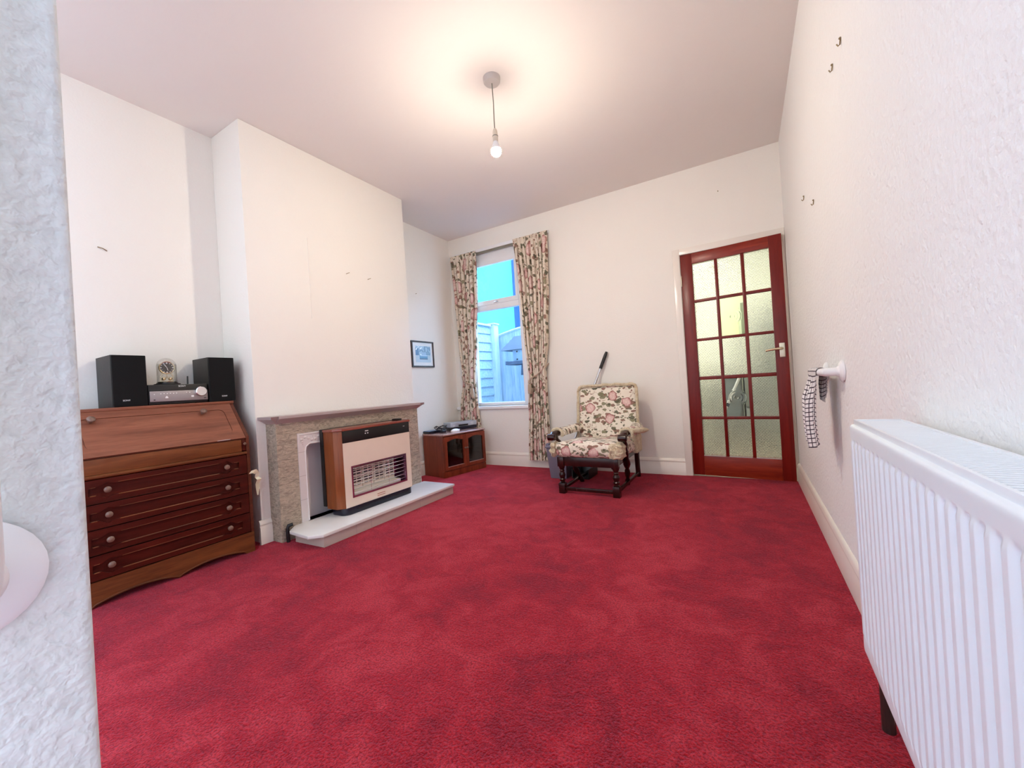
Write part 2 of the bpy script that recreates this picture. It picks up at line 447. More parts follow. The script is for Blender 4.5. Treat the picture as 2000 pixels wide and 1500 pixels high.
M['bird_roof'] = plain('bird_table_shingle', (.10, .13, .17), .85, var=.3, bump=(70, .6))
M['paving'] = plain('garden_paving', (.3, .31, .31), .8, var=.2)

# ------------------------------------------------------------------ shell
mb = MB(); mb.grid(lambda u, v: (WX-.1 + u*(.35-WX), -5.2 + v*5.2, 0), 40, 60)
struct('floor', mb, M['carpet'], 'deep red pile carpet with pinkish pile shading in its colour')
mb = MB().box(WX-.1, .12, -4.3, .12, H, H+.1); struct('ceiling', mb, M['ceiling'], 'papered off white ceiling')
mb = MB().box(WX-.12, WX, -4.15, .25, 0, H); struct('wall_left', mb, M['wall'], 'ivory papered left wall with alcoves')
mb = MB().box(0, .12, -4.3, 0, 0, H); struct('wall_right', mb, M['wall_right'], 'ivory textured right wall')
mb = MB().box(WX, CX, CY0, CY1, 0, H, .006)
ch = struct('wall_chimney_breast', mb, M['wall'], 'projecting chimney breast papered in ivory')
mb = MB().prism([(CX, -2.119), (CX+.0035, -2.1175), (CX, -2.1145)], 'z', 1.5, 2.1); sub('wallpaper_seam', mb, M['wall'], ch)
# back wall with window and door openings
WN = (-3.22, -2.43, .69, 2.50)
DO = (-.80, -.010, 0, 2.002)
mb = MB().plate([(WX, 0), (DO[0], 0), (DO[0], DO[3]), (DO[1], DO[3]), (DO[1], 0), (0.12, 0), (0.12, H), (WX, H)],
                [[(WN[0], WN[2]), (WN[1], WN[2]), (WN[1], WN[3]), (WN[0], WN[3])]], 'y', 0, .14)
struct('wall_back', mb, M['wall'], 'ivory papered back wall with window and door')
# near wall: pier beside the camera, rough plaster
mb = MB().box(-1.22, -.8, -4.15, -3.827, 0, H, .008, 3); struct('wall_front', mb, M['jamb'], 'rough white plastered wall end in the left foreground')
# baseboards: profile (depth, z)
SK = [(0,0),(.018,0),(.018,.105),(.013,.113),(.013,.120),(.016,.126),(.012,.140),(.005,.150),(0,.152)]
def skirt_y(x0, x1, y=0):  return MB().prism([(y-d, z) for d, z in SK], 'x', x0, x1)
mb = skirt_y(WX, -.848); struct('baseboard_back', mb, M['gloss_white'], 'cream gloss skirting along the back wall')
mb = MB().prism([(-d, z) for d, z in SK], 'y', -4.28, 0); struct('baseboard_right', mb, M['gloss_white'], 'cream gloss skirting along the right wall')
mb = MB().prism([(CX+d, z) for d, z in SK], 'y', CY0-.018, -2.492)
mb.prism([(CX+d, z) for d, z in SK], 'y', -1.208, CY1+.018)
struct('baseboard_chimney', mb, M['gloss_white'], 'cream gloss skirting at the chimney breast corners')
mb = MB().prism([(WX+d, z) for d, z in SK], 'y', CY1, -.02); mb.prism([(WX+d, z) for d, z in SK], 'y', -3.8, CY0)
struct('baseboard_left', mb, M['gloss_white'], 'cream gloss skirting in the alcoves')

# ------------------------------------------------------------------ door
def arch_prof(mb, x0, x1, z0, z1): mb.box(x0, x1, -.016, 0, z0, z1, .004)
mb = MB(); arch_prof(mb, -.850, -.792, 0, 2.052); arch_prof(mb, -.792, -.001, 1.996, 2.052); arch_prof(mb, -.016, -.001, 0, 1.996)
mb.box(-.800, -.789, 0, .14, 0, 1.996); mb.box(-.020, -.010, 0, .14, 0, 1.996); mb.box(-.8, -.01, 0, .14, 1.996, 2.004)
mb.box(-.789, -.777, .045, .06, 0, 1.99); mb.box(-.033, -.02, .045, .06, 0, 1.99)
struct('trim_1', mb, M['gloss_white'], 'cream architrave and lining around the glazed door')
th = math.radians(5.754)
dr = bpy.data.objects.new('door_1', None); COL.objects.link(dr); dr.location = (-.787, 0, 0); dr.rotation_euler = (0, 0, -th)
dr.matrix_world = Matrix.Translation((-.787, 0, 0)) @ Matrix.Rotation(-th, 4, 'Z')
tag(dr, 'dark red mahogany door with fifteen textured glass panes, slightly ajar', None, None, 'structure')
DW, DT = .762, .040
colx = [(.096, .268), (.297, .468), (.498, .671)]
rowz = [(1.580, 1.900), (1.232, 1.550), (.892, 1.204), (.535, .858), (.188, .507)]
mb = MB().box(0, .094, 0, DT, .012, 1.993, .002).box(.673, DW, 0, DT, .012, 1.993, .002); build('stile', mb, M['door_wood'], dr, local=True)
mb = MB().box(.094, .673, 0, DT, .012, .186, .002).box(.094, .673, 0, DT, 1.902, 1.993, .002); build('rail', mb, M['door_rail'], dr, local=True)
mb = MB()
for a, b in ((colx[0][1], colx[1][0]), (colx[1][1], colx[2][0])): mb.box(a+.002, b-.002, .004, DT-.004, .186, 1.902, .006)
for i in range(4): mb.box(.094, .673, .005, DT-.005, rowz[i+1][1]+.002, rowz[i][0]-.002, .006)
build('glazing_bar', mb, M['door_wood'], dr, local=True)
for j, (z0, z1) in enumerate(rowz):
    for i, (x0, x1) in enumerate(colx):
        if i == 1 and j in (1, 3):
            cx, cz = (x0+x1)/2 - .004, (z0+z1)/2 - .004
            def bull(u, v, s=-1):
                x = x0-.003 + u*(x1-x0+.006); z = z0-.003 + v*(z1-z0+.006); r = math.hypot(x-cx, z-cz)
                h = 0
                if r < .075:
                    q = r/.075; h = .0045*math.exp(-(r/.012)**2) + .0032*(.5+.5*math.cos(q*PI)) + .0014*math.sin(r/.0036)*(1-q*.8)
                return (x, .020 + s*(.0022 + h), z)
            mb = MB(); mb.grid(lambda u, v: bull(u, v, -1), 70, 110); mb.grid(lambda u, v: (bull(u, v)[0], .0222, bull(u, v)[2]), 8, 8)
            tag(build('pane', mb, M['bull_glass' if j == 1 else 'bull_glass_grey'], dr, local=True, sharp=80), 'clear pane with a bullseye roundel')
        else:
            mb = MB().box(x0-.003, x1+.003, .018, .0222, z0-.003, z1+.003); build('pane', mb, M['door_glass'], dr, local=True)
mb = MB()
for (x0, x1) in colx: mb.box(x0, x1, -.0015, .012, .183, .1905, .001)
build('putty_bead', mb, M['mantel'], dr, local=True)
mb = MB().box(.703, .741, -.007, 0, 1.008, 1.122, .003)
hd = build('door_handle', mb, M['grey_brass'], dr, local=True)
mb = MB().tube([(.722, -.005, 1.078), (.722, -.045, 1.078), (.712, -.052, 1.078), (.66, -.053, 1.074), (.612, -.050, 1.068)], [.010, .009, .010, .0095, .008], 12)
build('lever', mb, M['brass'], hd, local=True)
for zc in (1.76, .27):
    mb = MB().lathe([(.006, -.048), (.0065, -.046), (.0065, .046), (.006, .048)], (-.001, -.004, zc), (0,0,1), 12); build('hinge', mb, M['grey_brass'], dr, local=True)

# ------------------------------------------------------------------ room beyond the door
mb = MB().box(-1.7, .95, 2.3, 2.4, 0, 2.6).box(-1.8, -1.7, .14, 2.4, 0, 2.6).box(.95, 1.05, .14, 2.4, 0, 2.6)
mb.box(-1.7, -.80, .14, .15, 0, 2.6).box(-.01, .95, .14, .15, 0, 2.6).box(-.8, -.01, .14, .15, 2.0, 2.6)
struct('wall_kitchen', mb, M['kitchen_wall'], 'pale yellow green walls of the room beyond the door')
mb = MB().box(-1.8, 1.05, .12, 2.4, 2.6, 2.66); struct('ceiling_kitchen', mb, M['mount'], 'white ceiling beyond the door')
mb = MB().box(-1.8, 1.05, .0, 2.4, -.02, .001); struct('floor_kitchen', mb, M['kitchen_floor'], 'brown floor beyond the door')
t = thing('added_ceiling_light', 'unseen round ceiling light added to light the room beyond the door', 'light', (-.75, 1.2, 2.56))  # out of view, added so the room behind the panes is bright
build('fitting', MB().lathe([(.19, .04), (.19, .03), (.17, .02)], (-.75, 1.2, 2.56), (0,0,1), 28), M['white_plastic'], t)
build('diffuser', MB().lathe([(.168, .018), (.165, 0), (.12, -.02), (.02, -.03)], (-.75, 1.2, 2.56), (0,0,1), 28), M['added_lamp'], t)
t = thing('fridge', 'tall pale fridge seen dimly through the right hand door panes', 'fridge', (.08, 1.55, .0))
build('body', MB().box(-.30, .45, 1.25, 1.85, .02, 1.62, .015), M['fridge'], t)
build('door', MB().box(-.30, .45, 1.20, 1.245, .55, 1.61, .01), M['fridge'], t)
build('freezer_door', MB().box(-.30, .45, 1.20, 1.245, .06, .535, .01), M['fridge'], t)
t = thing('cupboard', 'low grey cupboard blurred behind the lower middle door pane', 'cupboard', (-.62, 1.6, 0))
build('body', MB().box(-.93, -.32, 1.32, 1.85, .0, .86, .004), M['cupboard'], t)
build('door', MB().box(-.92, -.33, 1.30, 1.318, .08, .84, .004), M['cupboard'], t)
build('worktop', MB().box(-.94, -.31, 1.29, 1.86, .862, .895, .006), M['mount'], t)
t = thing('mop', 'white tube handled mop leaning behind the clear lower bullseye pane', 'mop', (-.62, .62, 0))
mopP = [Vector((-.72, .55, .06)), Vector((-.27, .80, 1.05))]
build('handle', MB().tube([mopP[0], mopP[0].lerp(mopP[1], .5), mopP[1]], .013, 12), M['upvc'], t)
build('collar', MB().tube([mopP[0].lerp(mopP[1], .53), mopP[0].lerp(mopP[1], .56)], .017, 12), M['black_plastic'], t)
build('head', MB().cushion(-.84, -.62, .46, .62, .002, .06, .02, None, 6), M['grey_bin'], t)

# ------------------------------------------------------------------ window
x0, x1, z0, z1 = WN
mb = MB().box(x0, x0+.085, .04, .10, z0, z1, .004).box(x1-.07, x1, .04, .10, z0, z1, .004).box(x0+.085, x1-.07, .04, .10, 2.385, z1, .004).box(x0+.085, x1-.07, .04, .10, z0, z0+.04, .004)
mb.box(x0+.085, x1-.07, .04, .10, 1.822, 1.905, .004)
wn = struct('window_1', mb, M['upvc'], 'white framed two light window between the floral curtains')
for a, b, nm in ((1.900, 2.39, 'fanlight'), (z0+.036, 1.826, 'lower_light')):
    mb = MB().box(x0+.08, x1-.065, .068, .074, a, b); sub('pane', mb, M['window_glass'], wn)
mb = MB().plate([(x0+.083, 1.885), (x1-.068, 1.885), (x1-.068, 2.40), (x0+.083, 2.40)], [[(x0+.118, 1.935), (x1-.10, 1.935), (x1-.10, 2.352), (x0+.118, 2.352)]], 'y', .030, .062)
sub('sash_frame', mb, M['upvc'], wn)
mb = MB().box(-2.80, -2.765, .018, .03, 1.897, 1.915, .003).tube([(-2.782, .02, 1.905), (-2.782, .004, 1.90), (-2.81, 0.0, 1.893)], .005, 8); sub('latch', mb, M['alu'], wn)
mb = MB().box(WX+.002, -2.36, -.030, .05, .655, .690, .006); sub('sill', mb, M['upvc'], wn)
mb = MB().box(-3.36, -2.06, -.018, -.004, 2.512, 2.548, .003)
t = tag(build('curtain_rail', mb, M['upvc'], None, (-2.7, -.01, 2.53)), 'white curtain rail above the window with a grey underside', 'curtain rail')
sub('glide_track', MB().box(-3.34, -2.08, -.014, -.003, 2.486, 2.5115), M['flex'], t)

# ------------------------------------------------------------------ outdoors
mb = MB().box(-14, 3, .3, 6, -.35, -.25); struct('ground', mb, M['paving'], 'pale garden paving outside the window')
mb = MB().box(-14, 2, 4.2, 4.4, -.3, 4.15); tag(build('building', mb, M['render_wall'], None, (-5, 4.3, -.3)), 'cyan tinted neighbouring house wall beyond the garden fence', 'building')
mb = MB().box(-4.86, -4.72, 4.10, 4.195, -.3, 4.1, .02); tag(build('downpipe', mb, M['pipe_blue'], None, (-4.79, 4.15, -.3)), 'deep blue vertical downpipe on the neighbouring wall', 'pipe')
t = thing('lap_fence_panel', 'horizontal overlapping board fence panel left of the pale post', 'fence', (-3.82, .8, -.25))
mb = MB()
for k in range(15):
    zz = -.2 + k*.138
    mb.hexa([(-3.82, -.2, zz), (-3.795, -.2, zz), (-3.795, 1.425, zz+.02), (-3.82, 1.425, zz+.02), (-3.83, -.2, zz+.155), (-3.818, -.2, zz+.155), (-3.818, 1.425, zz+.175), (-3.83, 1.425, zz+.175)])
build('boards', mb, M['fence_lap'], t)
mb = MB().box(-3.795, -3.77, .98, 1.03, -.2, 1.9).box(-3.84, -3.77, -.2, 1.40, 1.87, 1.90); build('batten', mb, M['post_wood'], t)
t = thing('fence_post', 'tall pale fence post between the two fence panels', 'post', (-3.80, 1.52, -.25))
build('post', MB().box(-3.86, -3.73, 1.42, 1.55, -.25, 1.90, .006), M['post_wood'], t)
build('cap', MB().box(-3.875, -3.715, 1.405, 1.565, 1.90, 1.925, .008), M['post_wood'], t)
t = thing('arched_fence_panel', 'arch topped vertical board fence panel behind the bird table', 'fence', (-2.9, 1.6, -.25))
mb = MB(); n = 20
for k in range(n):
    xx = -4.0 + k*.1; zt = 1.66 + .16*math.sin(PI*(k+.5)/n)
    mb.hexa([(xx, 1.58, -.25), (xx+.105, 1.592, -.25), (xx+.105, 1.605, -.25), (xx, 1.605, -.25), (xx, 1.58, zt), (xx+.105, 1.592, zt+.006), (xx+.105, 1.605, zt+.006), (xx, 1.605, zt)])
build('boards', mb, M['fence_wood'], t)
mb = MB().tube([(-4.0 + 2.0*q/16, 1.585, 1.675 + .16*math.sin(PI*q/16)) for q in range(17)], .022, 6); build('capping', mb, M['post_wood'], t)
t = thing('bird_table', 'timber bird table with a shingled roof seen through the window', 'bird table', (-3.22, 1.2, -.25))
cx, cy = -3.10, 1.2
mb = MB().tube([(cx+.02, cy, -.25), (cx+.02, cy, 1.10)], .035, 10); build('pole', mb, M['bird_wood'], t)
mb = MB().prism([(cx-.05, 1.06), (cx+.09, 1.06), (cx+.07, 1.22), (cx-.03, 1.22)], 'y', cy-.04, cy+.04); build('bracket', mb, M['bird_wood'], t)
mb = MB().box(cx-.22, cx+.24, cy-.16, cy+.16, 1.215, 1.245, .004).box(cx-.225, cx-.21, cy-.165, cy+.165, 1.215, 1.268).box(cx-.22, cx+.24, cy-.168, cy-.155, 1.215, 1.262); build('tray', mb, M['bird_wood'], t)
mb = MB().box(cx-.13, cx+.15, cy-.10, cy+.10, 1.245, 1.44, .003); hs = build('house', mb, M['fence_wood'], t)
for hz in (1.40, 1.29): sub('hole', MB().lathe([(.012, 0), (.012, .004)], (cx-.06, cy-.104, hz), (0,1,0), 12), M['black_plastic'], hs)
mb = MB()
for k in range(4):
    f0, f1 = k/4, (k+1)/4
    za, zb = 1.425 + .20*f0, 1.425 + .20*f1 + .012; ya, yb = .20*(1-f0), .20*(1-f1); xa, xb = .27 - .12*f0, .27 - .12*f1
    mb.hexa([(cx-xa, cy-ya, za), (cx+xa, cy-ya, za), (cx+xa, cy+ya, za), (cx-xa, cy+ya, za), (cx-xb, cy-yb-.008, zb), (cx+xb, cy-yb-.008, zb), (cx+xb, cy+yb+.008, zb), (cx-xb, cy+yb+.008, zb)])
build('roof', mb, M['bird_roof'], t)

# ------------------------------------------------------------------ curtains
def lerp_tab(tab, z):
    # tab: list of (z, xL, xR) descending z
    for (za, a0, a1), (zb, b0, b1) in zip(tab, tab[1:]):
        if z >= zb:
            f = (za - z)/(za - zb); f = f*f*(3-2*f); return a0+(b0-a0)*f, a1+(b1-a1)*f
    return tab[-1][1:]
def curtain(label, tab, yc, zt, zb, n, wide, seed, loc, hdr=.0):
    t = thing('curtain', label, 'curtain', loc, 0, 'floral curtains at the window')
    rnd = random.Random(seed); ph = [rnd.uniform(-.5, .5) for _ in range(8)]
    ztie = tab[-2][0]
    def P(u, v):
        z = zt + (zb-zt)*v; xl, xr = lerp_tab(tab, z)
        w = xr - xl; squeeze = min(1, .40/max(w, .05))
        uu = u + .018*math.sin(3.1*PI*u + ph[0]*4) + .010*math.sin(9*u+ph[1]*7+z*1.3)
        a = (.024 + .012*squeeze)*min(1, .35+ (zt-z)*3)
        k = 2*PI*n*uu
        y = yc + a - 2*a*abs(math.sin(k*.5 + ph[3]))**.65*(.78 + .22*math.sin(k*.31+ph[2]*6+z*.5))
        x = xl + w*u + .006*math.sin(2*k)
        if zt - z < .10:
            q = 1-(zt-z)/.10; y = yc*(1) + (1-q)*(y-yc) + q*.012*math.sin(k*2)
            zz = z + q*.004*math.sin(k*2)
            z = zz
        td = abs(z-ztie)
        if td < .12: y = yc + (y-yc)*(.55 + .45*td/.12)
        return (x, min(y, -.006), z)
    mb = MB().grid(P, 150, 110, lambda u, v: (u*wide, (zt + (zb-zt)*v)))
    build('drape', mb, M['curtain'], t, sharp=180)
    mb = MB().grid(lambda u, v: (lambda p: (p[0], p[1]-.0045, p[2]))(P(u, v*.035)), 150, 5, lambda u, v: (u*wide, zt-v*.09))
    build('heading_tape', mb, M['curtain'], t, sharp=180)
    return t
tabR = [(2.60, -2.463, -2.060), (2.50, -2.459, -2.058), (2.0, -2.425, -2.075), (1.45, -2.40, -2.115), (1.02, -2.365, -2.165), (.6, -2.40, -2.165), (.09, -2.43, -2.16)]
tabL = [(2.60, -3.375, -2.985), (2.50, -3.365, -2.985), (2.0, -3.335, -3.005), (1.5, -3.31, -3.055), (.99, -3.275, -3.105), (.7, -3.335, -3.085), (.09, -3.345, -3.05)]
curtain('floral curtain tied back right of the window, hanging to the skirting', tabR, -.070, 2.525, .09, 8, 1.35, 3, (-2.26, -.06, .09))
curtain('floral curtain tied back left of the window, behind the television cabinet', tabL, -.048, 2.525, .10, 8, 1.2, 5, (-3.2, -.06, .10))
def tieback(label, pts, tas, loc):
    t = thing('curtain_tieback', label, 'tieback', loc, 0, 'corded curtain tiebacks')
    build('cord', MB().tube(pts, .0075, 8), M['rope'], t)
    build('tassel', MB().lathe([(.004, .055), (.012, .05), (.016, .035), (.010, .022), (.018, .012), (.022, -.045), (.021, -.085), (.0, -.085)], tas, (0,0,1), 16), M['tassel'], t)
    build('knot', MB().ball((tas[0], tas[1], tas[2]+.055), .014, 12), M['rope'], t)
tieback('beige cord tieback with a tassel around the right curtain', [(-2.155, -.012, 1.13), (-2.158, -.075, 1.10), (-2.19, -.112, 1.06), (-2.26, -.120, 1.01), (-2.33, -.118, .975), (-2.345, -.115, .965)], (-2.345, -.118, .90), (-2.25, -.1, .97))
tieback('beige cord tieback with a tassel around the left curtain', [(-3.29, -.012, 1.08), (-3.288, -.06, 1.06), (-3.26, -.090, 1.02), (-3.20, -.096, .98), (-3.13, -.094, .962), (-3.115, -.093, .957)], (-3.118, -.096, .89), (-3.2, -.08, .95))

# ------------------------------------------------------------------ pendant lamp
LX, LY = -1.538, -1.886
t = thing('pendant_lamp', 'bare lit bulb hanging on a short flex from the ceiling rose', 'lamp', (LX, LY, H))
build('ceiling_rose', MB().lathe([(.052, H), (.052, H-.006), (.050, H-.022), (.044, H-.030), (.012, H-.032)], (LX, LY, 0), (0,0,1), 32), M['rose_plastic'], t)
build('flex', MB().tube([(LX, LY, H-.03), (LX+.002, LY, 2.60), (LX-.001, LY, 2.5), (LX, LY, 2.435)], .0032, 8), M['flex'], t)
lh = build('lampholder', MB().lathe([(.006, 2.448), (.011, 2.442), (.0145, 2.428), (.0155, 2.405), (.0165, 2.403), (.0165, 2.397), (.0155, 2.395), (.0165, 2.372), (.015, 2.370)], (LX, LY, 0), (0,0,1), 24), M['holder'], t)
sub('ring', MB().lathe([(.0172, 2.404), (.0172, 2.399)], (LX, LY, 0), (0,0,1), 24), M['flex'], lh)
bl = build('bulb', MB().lathe([(.014, 2.371), (.016, 2.362), (.0215, 2.346), (.0270, 2.332), (.0288, 2.3236)], (LX, LY, 0), (0,0,1), 24), M['white_plastic'], t)
R0 = .0305
prof = [(R0*math.cos(a), 2.313 + R0*math.sin(a)) for a in [math.radians(x) for x in (20, 5, -10, -25, -40, -55, -70, -88)]]
sub('diffuser', MB().lathe(prof, (LX, LY, 0), (0,0,1), 24), M['bulb'], bl)

# ------------------------------------------------------------------ bureau
BY0, BY1, BF, BB = -3.400, -2.628, -3.0, -3.412
t = thing('bureau', 'reddish brown drop front writing bureau with four drawers in the alcove', 'bureau', (-3.2, -3.014, 0))
mb = MB()
side = [(BB, 0), (BF, 0), (BF, .708), (-3.17, .914), (BB, .914)]
for ya, yb in ((BY0, BY0+.018), (BY1-.018, BY1)): mb.prism(side, 'y', ya, yb, .0015)
mb.box(BB, BB+.012, BY0+.018, BY1-.018, .05, .914).box(BB+.012, BF-.03, BY0+.018, BY1-.018, .095, .112)
mb.box(BB+.012, BF-.005, BY0+.018, BY1-.018, .598, .612)
for zz in (.240, .360, .480): mb.box(BB+.012, BF-.02, BY0+.018, BY1-.018, zz-.003, zz+.003)
build('carcass', mb, M['bureau'], t)
build('top', MB().box(BB, -3.164, BY0-.004, BY1+.004, .914, .931, .004), M['bureau_fall'], t)
# sloping fall
p0 = Vector((BF+.004, 0, .700)); p1 = Vector((-3.166, 0, .9135)); sd = (p1-p0); L = sd.length; sd.normalize(); nn = Vector((sd.z, 0, -sd.x))
FM = Matrix(((sd.x, 0, nn.x, p0.x), (0, 1, 0, 0), (sd.z, 0, nn.z, p0.z), (0, 0, 0, 1)))   # local: x up the slope, y, z out
ya, yb = BY0+.020, BY1-.020
mb = MB().box(0, L, ya, yb, -.018, -.004)
def rr(a0, a1, b0, b1, r, n=5, corners=(1,1,1,1)):
    out = []
    for (cx, cy, st, on) in ((a1-r, b1-r, 0, corners[0]), (a0+r, b1-r, 90, corners[1]), (a0+r, b0+r, 180, corners[2]), (a1-r, b0+r, 270, corners[3])):
        if on: out += [(cx + r*math.cos(math.radians(st + 90*k/n)), cy + r*math.sin(math.radians(st + 90*k/n))) for k in range(n+1)]
        else: out.append((cx + (r if st in (0, 270) else -r), cy + (r if st in (0, 90) else -r)))
    return out
ins = rr(.045, L-.042, ya+.05, yb-.05, .03)
mb.plate([(0, ya), (L, ya), (L, yb), (0, yb)], [ins], 'z', -.004, 0)
mb.prism(rr(.0415, L-.046, ya+.054, yb-.054, .028), 'z', -.004, .0004)
mb.box(.0, .052, ya+.06, yb-.06, -.004, .0002)
fl = build('fall_front', mb.xf(FM), M['bureau_fall'], t)
def knob(c, ax, r=.016): return MB().lathe([(r*.55, 0), (r*.5, r*.5), (r*.8, r*.8), (r, r*1.15), (r*.95, r*1.5), (r*.6, r*1.75), (.0, r*1.8)], c, ax, 18)
for yk in (-3.285, -2.842+.03): sub('knob', knob(FM @ Vector((L*.78, yk, 0)), nn, .017), M['knob_wood'], fl)
mb = MB().box(BF-.03, BF-.004, ya, yb, .692, .699); build('shadow_strip', mb, M['dark_recess'], t)  # dark strip painted as the shade in the gap below the fall
mb = MB().box(BF-.03, BF+.002, ya+.024, yb-.024, .617, .690, .002); build('loper_rail', mb, M['bureau_rail'], t)
for yy in (ya, yb-.022):
    lp = build('loper', MB().box(BF-.2, BF+.003, yy+.001, yy+.021, .622, .688, .002), M['bureau_drawer'], t)
    sub('knob', knob((BF+.003, yy+.011, .664), (1,0,0), .008), M['knob_wood'], lp)
mb = MB().prism([(BF-.02, .598), (BF+.004, .598), (BF+.012, .604), (BF+.012, .610), (BF+.005, .616), (BF-.02, .616)], 'y', ya, yb); build('moulding', mb, M['bureau_rail'], t)
for k, zc in enumerate((.541, .421, .302, .182)):
    z0, z1 = zc-.056, zc+.056
    if k == 0: z0, z1 = zc-.057, zc+.053
    mb = MB().box(BF-.25, BF-.010, ya+.002, yb-.002, z0, z1)
    kl, kr = -3.270, -2.760; a = .024; b = .044
    # routed field: tall between the knobs, swelling round each knob, thin tails to the ends
    up = []
    for i in range(41):
        y = ya+.045 + (yb-ya-.09)*i/40
        h = .016
        if kl < y < kr: h = .026
        for kk in (kl, kr):
            dd = abs(y-kk)
            if dd < .036: h = max(h, .016 + .020*(.5+.5*math.cos(PI*dd/.036)))
        up.append((y, h))
    hole = [(y, zc+h) for y, h in up] + [(y, zc-h-.004) for y, h in reversed(up)]
    mb.plate([(ya+.002, z0), (yb-.002, z0), (yb-.002, z1), (ya+.002, z1)], [hole], 'x', BF-.010, BF+.003)
    d = build('drawer', mb, M['bureau_drawer'], t)
    mbb = MB()
    for ylo, yhi in ((ya+.05, kl-.04), (kl+.04, kr-.04), (kr+.04, yb-.05)):
        hh = .031 if ylo > kl and yhi < kr else .021
        mbb.tube([(BF+.001, ylo, zc-hh), (BF+.001, yhi, zc-hh)], .0032, 6)
        mbb.tube([(BF+.001, ylo, zc+hh-.003), (BF+.001, yhi, zc+hh-.003)], .0026, 6)
    sub('bead', mbb, M['bureau_rail'], d)
    for yk in (kl, kr): sub('knob', knob((BF-.010, yk, zc), (1,0,0), .0145), M['knob_wood'], d)
ap = [(ya, .122), (yb, .122)]
ap = [(BY0+.004, .120), (BY1-.004, .120), (BY1-.004, 0), (BY1-.03, 0)]
n = 40
for i in range(n+1):
    y = BY1-.05 - (BY1-BY0-.10)*i/n; f = i/n
    ap.append((y, .003 + .032*abs(math.sin(2*PI*f))**.7 if 0 < i < n else 0))
ap += [(BY0+.03, 0), (BY0+.004, 0)]
mb = MB().prism(ap, 'x', BF-.012, BF+.004)
mb2 = MB().tube([(BF+.004, y, z+.006) for y, z in ap[4:-2]], .0028, 6)
a_ = build('apron', mb, M['bureau_rail'], t); sub('bead', mb2, M['bureau_rail'], a_)
t = tag(build('paper_slip', MB().box(BF-.03, BF+.012, -2.80, -2.735, .7005, .7018), M['white_mark'], None, (BF, -2.77, .70)), 'white paper slips poking out under the bureau fall', 'paper')
# peeling paper strip by the bureau side
pts = [(-2.985, -2.640, .485), (-2.975, -2.618, .488), (-2.985, -2.598, .470), (-3.0, -2.596, .445), (-2.992, -2.585, .43), (-3.02, -2.584, .40), (-3.03, -2.579, .37), (-3.035, -2.578, .325)]
wd = [.012, .014, .014, .013, .016, .014, .013, .004]
def strip(u, v):
    k = u*(len(pts)-1); i = min(int(k), len(pts)-2); f = k-i
    p = Vector(pts[i]).lerp(Vector(pts[i+1]), f); w = wd[i]+(wd[i+1]-wd[i])*f
    return p + Vector((.35, .55, .75)).normalized()*w*(v-.5)*2 if k < 1.6 else p + Vector((.5, .8, .15)).normalized()*w*(v-.5)*1.6
tag(build('paper_strip', MB().grid(strip, 28, 3), M['tape'], None, (-3.0, -2.6, .4)), 'curled yellowed paper strip hanging at the bureau side', 'paper')

# ------------------------------------------------------------------ hi-fi on the bureau
def speaker(label, y0, y1, x0, badge_y):
    t = thing('speaker', label, 'speaker', ((x0-3.17)/2, (y0+y1)/2, .931), 0, 'bookshelf speakers on the bureau')
    build('cabinet', MB().box(x0, -3.182, y0, y1, .9315, 1.207, .002), M['black_vinyl'], t)
    g = build('grille', MB().box(-3.181, -3.168, y0+.001, y1-.001, .9335, 1.206, .004), M['black_cloth'], t)
    sub('badge', text_mb('SONY', .0115, Matrix.Translation((-3.1672, badge_y, .964)) @ FACE_X), M['white_mark'], g)
speaker('black bookshelf speaker on the left of the bureau top, beside the clock', -3.186, -3.045, -3.402, -3.134)
speaker('black bookshelf speaker on the right of the bureau top, by the chimney breast', -2.748, -2.608, -3.385, -2.672)
t = thing('stereo', 'black and silver stereo unit between the two speakers', 'stereo', (-3.29, -2.89, .931))
build('case', MB().box(-3.400, -3.188, -3.038, -2.755, .934, 1.045, .004), M['black_plastic'], t)
f = build('fascia', MB().box(-3.188, -3.182, -3.034, -2.757, .949, 1.008, .002), M['silver'], t)
for yy, zz in [(-2.985+i*.0145, .993+.001*(i % 2)) for i in range(6)] + [(-3.014, .991), (-2.864, .996), (-2.849, .996)]:
    sub('button', MB().lathe([(.0026, 0), (.0026, .002)], (-3.182, yy, zz), (1,0,0), 8), M['white_mark'], f)
sub('button', MB().prism([(-2.966, .967), (-2.952, .967), (-2.953, .974), (-2.959, .980), (-2.965, .974)], 'x', -3.182, -3.1805), M['white_mark'], f)
sub('button', MB().box(-3.182, -3.1805, -2.842, -2.829, .968, .978), M['white_mark'], f)
sub('socket', MB().box(-3.182, -3.181, -3.018, -3.010, .957, .962), M['black_plastic'], f)
sub('socket', MB().box(-3.182, -3.181, -2.778, -2.766, .957, .961), M['black_plastic'], f)
kb = build('volume_knob', MB().lathe([(.0275, 0), (.029, .003), (.029, .016), (.026, .019), (.0, .0185)], (-3.188, -2.792, 1.000), (1,0,0), 32), M['chrome'], t)
build('aerial', MB().tube([(-3.22, -2.842, 1.045), (-3.22, -2.842, 1.055), (-3.22, -2.841, 1.094)], [.005, .0042, .0038], 10), M['black_plastic'], t)
build('badge', text_mb('SONY', .0135, Matrix.Translation((-3.1874, -2.882, 1.034)) @ FACE_X), M['white_mark'], t)
